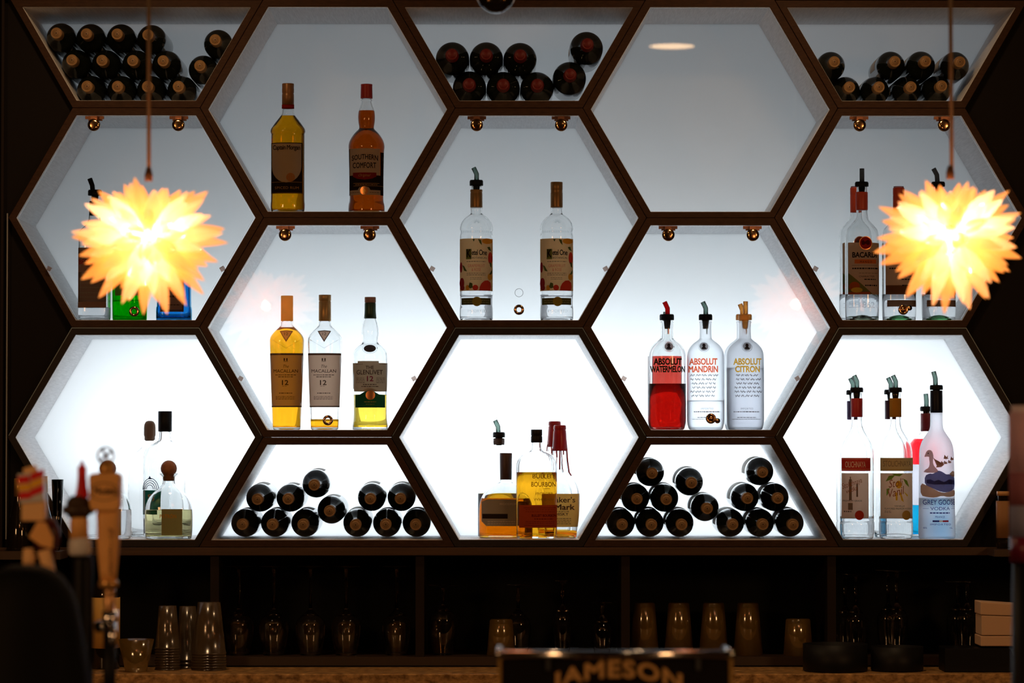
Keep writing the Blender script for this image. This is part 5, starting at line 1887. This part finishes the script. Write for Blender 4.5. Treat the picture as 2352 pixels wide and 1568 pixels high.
for yy0, yy1, m in ((1088, 1104, HRED), (1106, 1122, HYEL), (1124, 1140, HRED)):
    bm = boxpx(47, 73, yy0, yy1, root, 0.0235)
    bmesh.ops.rotate(bm, verts=bm.verts, cent=(0, 0, tl(75, 1120).z - c0.z), matrix=Matrix.Rotation(-0.09, 3, 'Y'))
    obj('stripe', bm, m, hb, False)
    bm = bmesh.new()
    g = root.location
    pts = [(tl(74, yy0).x - g.x, tl(74, yy0).z - g.z), (tl(104, yy0 - 12).x - g.x, tl(104, yy0 - 12).z - g.z), (tl(104, yy1 - 12).x - g.x, tl(104, yy1 - 12).z - g.z), (tl(74, yy1).x - g.x, tl(74, yy1).z - g.z)]
    prism(bm, pts, -0.0235, -0.021)
    obj('stripe', bm, m, hb, False)
bm = boxpx(54, 84, 1058, 1086, root, 0.012)
bmesh.ops.rotate(bm, verts=bm.verts, cent=(0, 0, tl(70, 1070).z - c0.z), matrix=Matrix.Rotation(-0.3, 3, 'Y'))
obj('finial', bm, TAN2, root, False, bevel=0.003)
bm = bmesh.new()
g = root.location
pts = [(tl(a, b_).x - g.x, tl(a, b_).z - g.z) for a, b_ in ((72, 1232), (92, 1196), (112, 1200), (128, 1235), (126, 1258), (100, 1252))]
prism(bm, pts, -0.036, -0.028)
obj('shield_plate', bm, TAN, root, False, bevel=0.002)
obj('ferrule', lathe_px(112, [(1340, 11), (1362, 9), (1372, 12)], TY, c0.x, c0.z), CHROME, root)
# red tipped handle
root = empty('tap_handle', (tl(188, 1275).x, TY, tl(188, 1275).z), 'tap handle with a slim red tip and dark collar', 'tap handle', 'beer tap handles')
c0 = root.location
obj('red_tip', lathe_px(188, [(1058, 3), (1068, 5), (1072, 10), (1095, 10), (1118, 12), (1140, 16), (1142, 16)], TY, c0.x, c0.z, 0.7, 3.5), HRED, root)
obj('collar', lathe_px(180, [(1138, 16), (1150, 27), (1162, 28), (1163, 37), (1178, 37), (1180, 28), (1190, 20)], TY, c0.x, c0.z, 0.8), m_pr('collar_brown', (0.05, 0.03, 0.018), 0.5), root)
obj('grip', lathe_px(182, [(1188, 19), (1200, 21), (1236, 21)], TY, c0.x, c0.z), TAN, root)
obj('pale_band', lathe_px(184, [(1234, 21), (1245, 26), (1266, 26), (1275, 22)], TY, c0.x, c0.z), HGREY, root)
root = empty('tap_column', (tl(190, 1400).x, TY, BARZ), 'slim black column under the red tipped tap handle', 'tap column')
c0 = root.location
obj('column', lathe_px(190, [(1276, 22), (1290, 24), (1560, 26), (1660, 30), (1690, 42)], TY, c0.x, BARZ), BLACK, root)
for o in root.children:
    mn = min(v.co.z for v in o.data.vertices)
    for v in o.data.vertices:
        if v.co.z < 0.02:
            v.co.z = 0.0005
obj('tap_valve', lathe_px(155, [(1398, 9), (1402, 14), (1424, 14), (1428, 8), (1480, 7)], TY, c0.x, BARZ), CHROME, root)
# lettered wooden handle
root = empty('tap_handle', (tl(248, 1348).x, TY, tl(248, 1348).z), 'large tan wooden tap handle with lettered block and round top', 'tap handle', 'beer tap handles')
c0 = root.location
g = c0
obj('grip', lathe_px(249, [(1168, 27), (1200, 26.5), (1240, 26), (1280, 23), (1310, 20), (1333, 18)], TY, c0.x, c0.z, 0.8, 2.6), TAN, root)
bm = bmesh.new()
pt, fs = textpts('Especial', 249, 112, 1252, 1266, shear=0.3, bold=0.02, rot=PI / 2)
V = []
for a, b_ in pt:
    hwp = 27 - 9.0 * min(max((b_ - 1168) / 165, 0), 1)
    V.append(bm.verts.new((tl(a, b_).x - g.x, -0.8 * hwp * s - 0.0016, tl(a, b_).z - g.z)))
for ff in fs:
    bm.faces.new([V[i] for i in ff])
obj('grip_lettering', bm, m_pr('handle_ink_brown', (0.28, 0.13, 0.05), 0.6), root)
bm = bmesh.new()
pts = [(tl(a, b_).x - g.x, tl(a, b_).z - g.z) for a, b_ in ((207, 1092), (216, 1086), (268, 1085), (279, 1091), (278, 1150), (276, 1168), (268, 1173), (220, 1173), (211, 1168), (208, 1150))]
prism(bm, pts, -0.026, 0.026)
hb = obj('lettered_block', bm, TAN, root, False, bevel=0.004)
bm = bmesh.new()
pt, fs = textpts('Modelo', 243, 56, 1118, 1136, bold=0.03, shear=0.1)
V = [bm.verts.new((tl(a, b_, TY - 0.027).x - g.x, -0.0268, tl(a, b_, TY - 0.027).z - g.z)) for a, b_ in pt]
for ff in fs:
    bm.faces.new([V[i] for i in ff])
obj('lettering', bm, m_pr('handle_ink', (0.06, 0.03, 0.015), 0.5), hb)
bm = bmesh.new()
P = [(tl(243 + 34 * math.cos(a), 1128 - 20 * math.sin(a)).x - g.x, -0.0268, tl(243, 1128 - 20 * math.sin(a)).z - g.z) for a in [0.25 + (PI - 0.5) * i / 16 for i in range(17)]]
tube(bm, P, 0.0008, 5)
P = [(tl(243 + 34 * math.cos(a), 1128 + 20 * math.sin(a)).x - g.x, -0.0268, tl(243, 1128 + 20 * math.sin(a)).z - g.z) for a in [0.25 + (PI - 0.5) * i / 16 for i in range(17)]]
tube(bm, P, 0.0008, 5)
obj('oval_line', bm, m_pr('handle_ink', (0.06, 0.03, 0.015), 0.5), hb)
obj('crown', lathe_px(246, [(1058, 6), (1064, 14), (1072, 18), (1080, 18), (1088, 17)], TY, c0.x, c0.z), m_pr('brass_crown', (0.50, 0.26, 0.07), 0.4, 0.4), root)
k = tl(243, 1046)
bm = torus_y(bmesh.new(), k.x - g.x, 0, k.z - g.z, 0.0155, 0.0022)
for a in (0.6, 2.1, 3.9, 5.2):
    tube(bm, [(k.x - g.x, 0, k.z - g.z), (k.x - g.x + 0.0155 * math.cos(a), 0, k.z - g.z + 0.0155 * math.sin(a))], 0.0028, 8)
obj('round_medallion', bm, m_pr('medallion_bronze', (0.35, 0.22, 0.16), 0.25, 1.0), root)
obj('foot_ring', lathe_px(250, [(1332, 20), (1335, 22.5), (1346, 22.5), (1349, 19)], TY, c0.x, c0.z), m_pr('brass_ring', (0.62, 0.33, 0.10), 0.3, 0.5), root)
obj('stem', lathe_px(252, [(1348, 13), (1360, 14), (1400, 12), (1404, 16)], TY, c0.x, c0.z), m_pr('stem_bronze', (0.40, 0.22, 0.10), 0.35, 0.8), root)
root = empty('beer_faucet', (tl(245, 1440).x, TY, BARZ), 'chrome beer faucet under the lettered tap handle', 'faucet')
c0 = root.location
g = c0
bm = bmesh.new()
tube(bm, [(tl(252, 1402).x - g.x, 0, tl(252, 1402).z - g.z), (tl(252, 1440).x - g.x, 0, tl(252, 1440).z - g.z)], 0.014, 16)
tube(bm, [(tl(252, 1436).x - g.x, 0.0, tl(252, 1436).z - g.z), (tl(222, 1440).x - g.x, 0.02, tl(222, 1440).z - g.z)], 0.011, 14)
tube(bm, [(tl(256, 1430).x - g.x, -0.005, tl(256, 1430).z - g.z), (tl(262, 1452).x - g.x, -0.03, tl(262, 1452).z - g.z), (tl(262, 1478).x - g.x, -0.035, tl(262, 1478).z - g.z)], [0.010, 0.009, 0.007], 12)
obj('faucet_body', bm, CHROME, root)
bm = bmesh.new()
tube(bm, [(tl(250, 1444).x - g.x, 0.012, tl(250, 1444).z - g.z), (tl(250, 1444).x - g.x, 0.012, 0.001)], 0.012, 14)
obj('post', bm, BLACK, root)

# ------------------------------------------------------------------ black lettered box on the front bar
JY = -2.55
p0 = tl(1144, 1494, JY)
p1 = tl(1683, 1494, JY)
root = empty('bar_caddy', ((p0.x + p1.x) / 2, JY, BARZ), 'black bar caddy with chrome rim and gold arched lettering', 'bar caddy')
cxm, hw2, ht = root.location.x, (p1.x - p0.x) / 2, p0.z - BARZ
obj('box', newbox(-hw2 + 0.004, hw2 - 0.004, 0.004, 0.16, 0.0005, ht - 0.012), m_pr('caddy_black', (0.008, 0.006, 0.006), 0.35), root, False, bevel=0.004)
bm = bmesh.new()
tube(bm, [(-hw2 + 0.006, 0, ht - 0.007), (hw2 - 0.006, 0, ht - 0.007)], 0.0075, 14)
tube(bm, [(-hw2 + 0.003, 0, ht - 0.007), (-hw2 + 0.003, 0.165, ht - 0.007)], 0.0075, 14)
tube(bm, [(hw2 - 0.003, 0, ht - 0.007), (hw2 - 0.003, 0.165, ht - 0.007)], 0.0075, 14)
obj('rim', bm, CHROME, root)
for sx in (-hw2 + 0.09, hw2 - 0.062):
    obj('rim_clip', newbox(sx - 0.004, sx + 0.004, -0.002, 0.006, ht - 0.035, ht - 0.008), STEEL, root, False)
for sx in (-1, 1):
    obj('edge_trim', newbox(sx * (hw2 - 0.003) - 0.003, sx * (hw2 - 0.003) + 0.003, 0.0, 0.008, 0.001, ht - 0.012), m_pr('gold_trim', (0.42, 0.25, 0.07), 0.4, 0.3), root, False)
bm = bmesh.new()
pt, fs = textpts('JAMESON', 1417, 300, 1520, 1568, bold=0.045, spacing=1.12, arch=26, sizefn=lambda a: 0.10 - 0.6 * a * a)
V = []
for a, b_ in pt:
    q = tl(a, b_, JY)
    V.append(bm.verts.new((q.x - root.location.x, 0.0025, q.z - BARZ)))
for ff in fs:
    bm.faces.new([V[i] for i in ff])
r_ = bmesh.ops.extrude_face_region(bm, geom=bm.faces[:])
bmesh.ops.translate(bm, verts=[v for v in r_['geom'] if isinstance(v, bmesh.types.BMVert)], vec=(0, -0.002, 0))
bmesh.ops.recalc_face_normals(bm, faces=bm.faces)
obj('raised_lettering', bm, m_pr('gold_letters', (0.60, 0.34, 0.12), 0.5), root, False)

# ------------------------------------------------------------------ right edge
RY = -2.2
p = tl(2368, 1100, RY)
fz = BARZ
root = empty('drink_dispenser', (p.x, RY, 0.985), 'tall frosted pink drink container cut by the right edge', 'drink container')
s_ = S(RY)
zz = lambda py: tl(2368, py, RY).z - 0.985
def cyl(name, a, b_, hw, m):
    obj(name, lathe_z(bmesh.new(), [(0, zz(b_)), (hw * s_, zz(b_)), (hw * s_, zz(a)), (0, zz(a))], 40), m, root)
cyl('lid', 931, 956, 44, m_paper('lid_white', (0.9, 0.86, 0.92), 0.5))
cyl('upper_body', 947, 1085, 50, m_paper('frosted_mauve', (0.80, 0.60, 0.68), 0.5))
cyl('middle_body', 1085.5, 1160, 49.6, m_paper('rose_band', (0.50, 0.22, 0.27), 0.5))
cyl('lower_body', 1160.5, 1232, 49.2, m_paper('grey_blue_band', (0.42, 0.44, 0.62), 0.5))
cyl('syrup_base', 1232.5, 1290, 48.6, m_pr('dark_cherry', (0.14, 0.01, 0.03), 0.3))
obj('foot', lathe_z(bmesh.new(), [(0, 0.0005), (0.045, 0.0005), (0.04, 0.01), (0.036, zz(1291)), (0, zz(1291))], 36), BLACK, root)
simple_bottle(2360, -0.045, GZ, [(1296, 20), (1345, 22), (1365, 26), (1400, 27), (1530, 27), (1538, 26)], 'green bottle with orange tag behind the napkins at the right edge', m_pr('green_glass_solid', (0.02, 0.10, 0.01), 0.1, spec=0.7), [('orange_tag', [(1309, 21), (1317, 21.5)], m_pr('orange_tag', (0.6, 0.3, 0.06), 0.6))])
RL = Z(1258, -0.02)
o = obj('side_ledge', newbox(X(2262), X(2700), -0.14, -0.013, RL - 0.018, RL - 0.001), m_pr('ledge_wood', (0.05, 0.025, 0.012), 0.5), None, False)
tag(o, 'dark ledge at the far right behind the pink container', 'ledge')
simple_bottle(2304, -0.06, RL, [(1130, 12), (1137, 12.5), (1150, 12), (1165, 14), (1180, 15), (1255, 15)], 'dark boxed bottle with tan top at the lower right of the honeycomb', DKG, [('cap', [(1128, 14), (1138, 14)], m_pr('tan_cap', (0.55, 0.30, 0.12), 0.5)), ('paper_label', [(1150, 15.6), (1235, 15.6)], m_pr('tan_strip', (0.30, 0.15, 0.06), 0.6))], k=0.8, n=4)
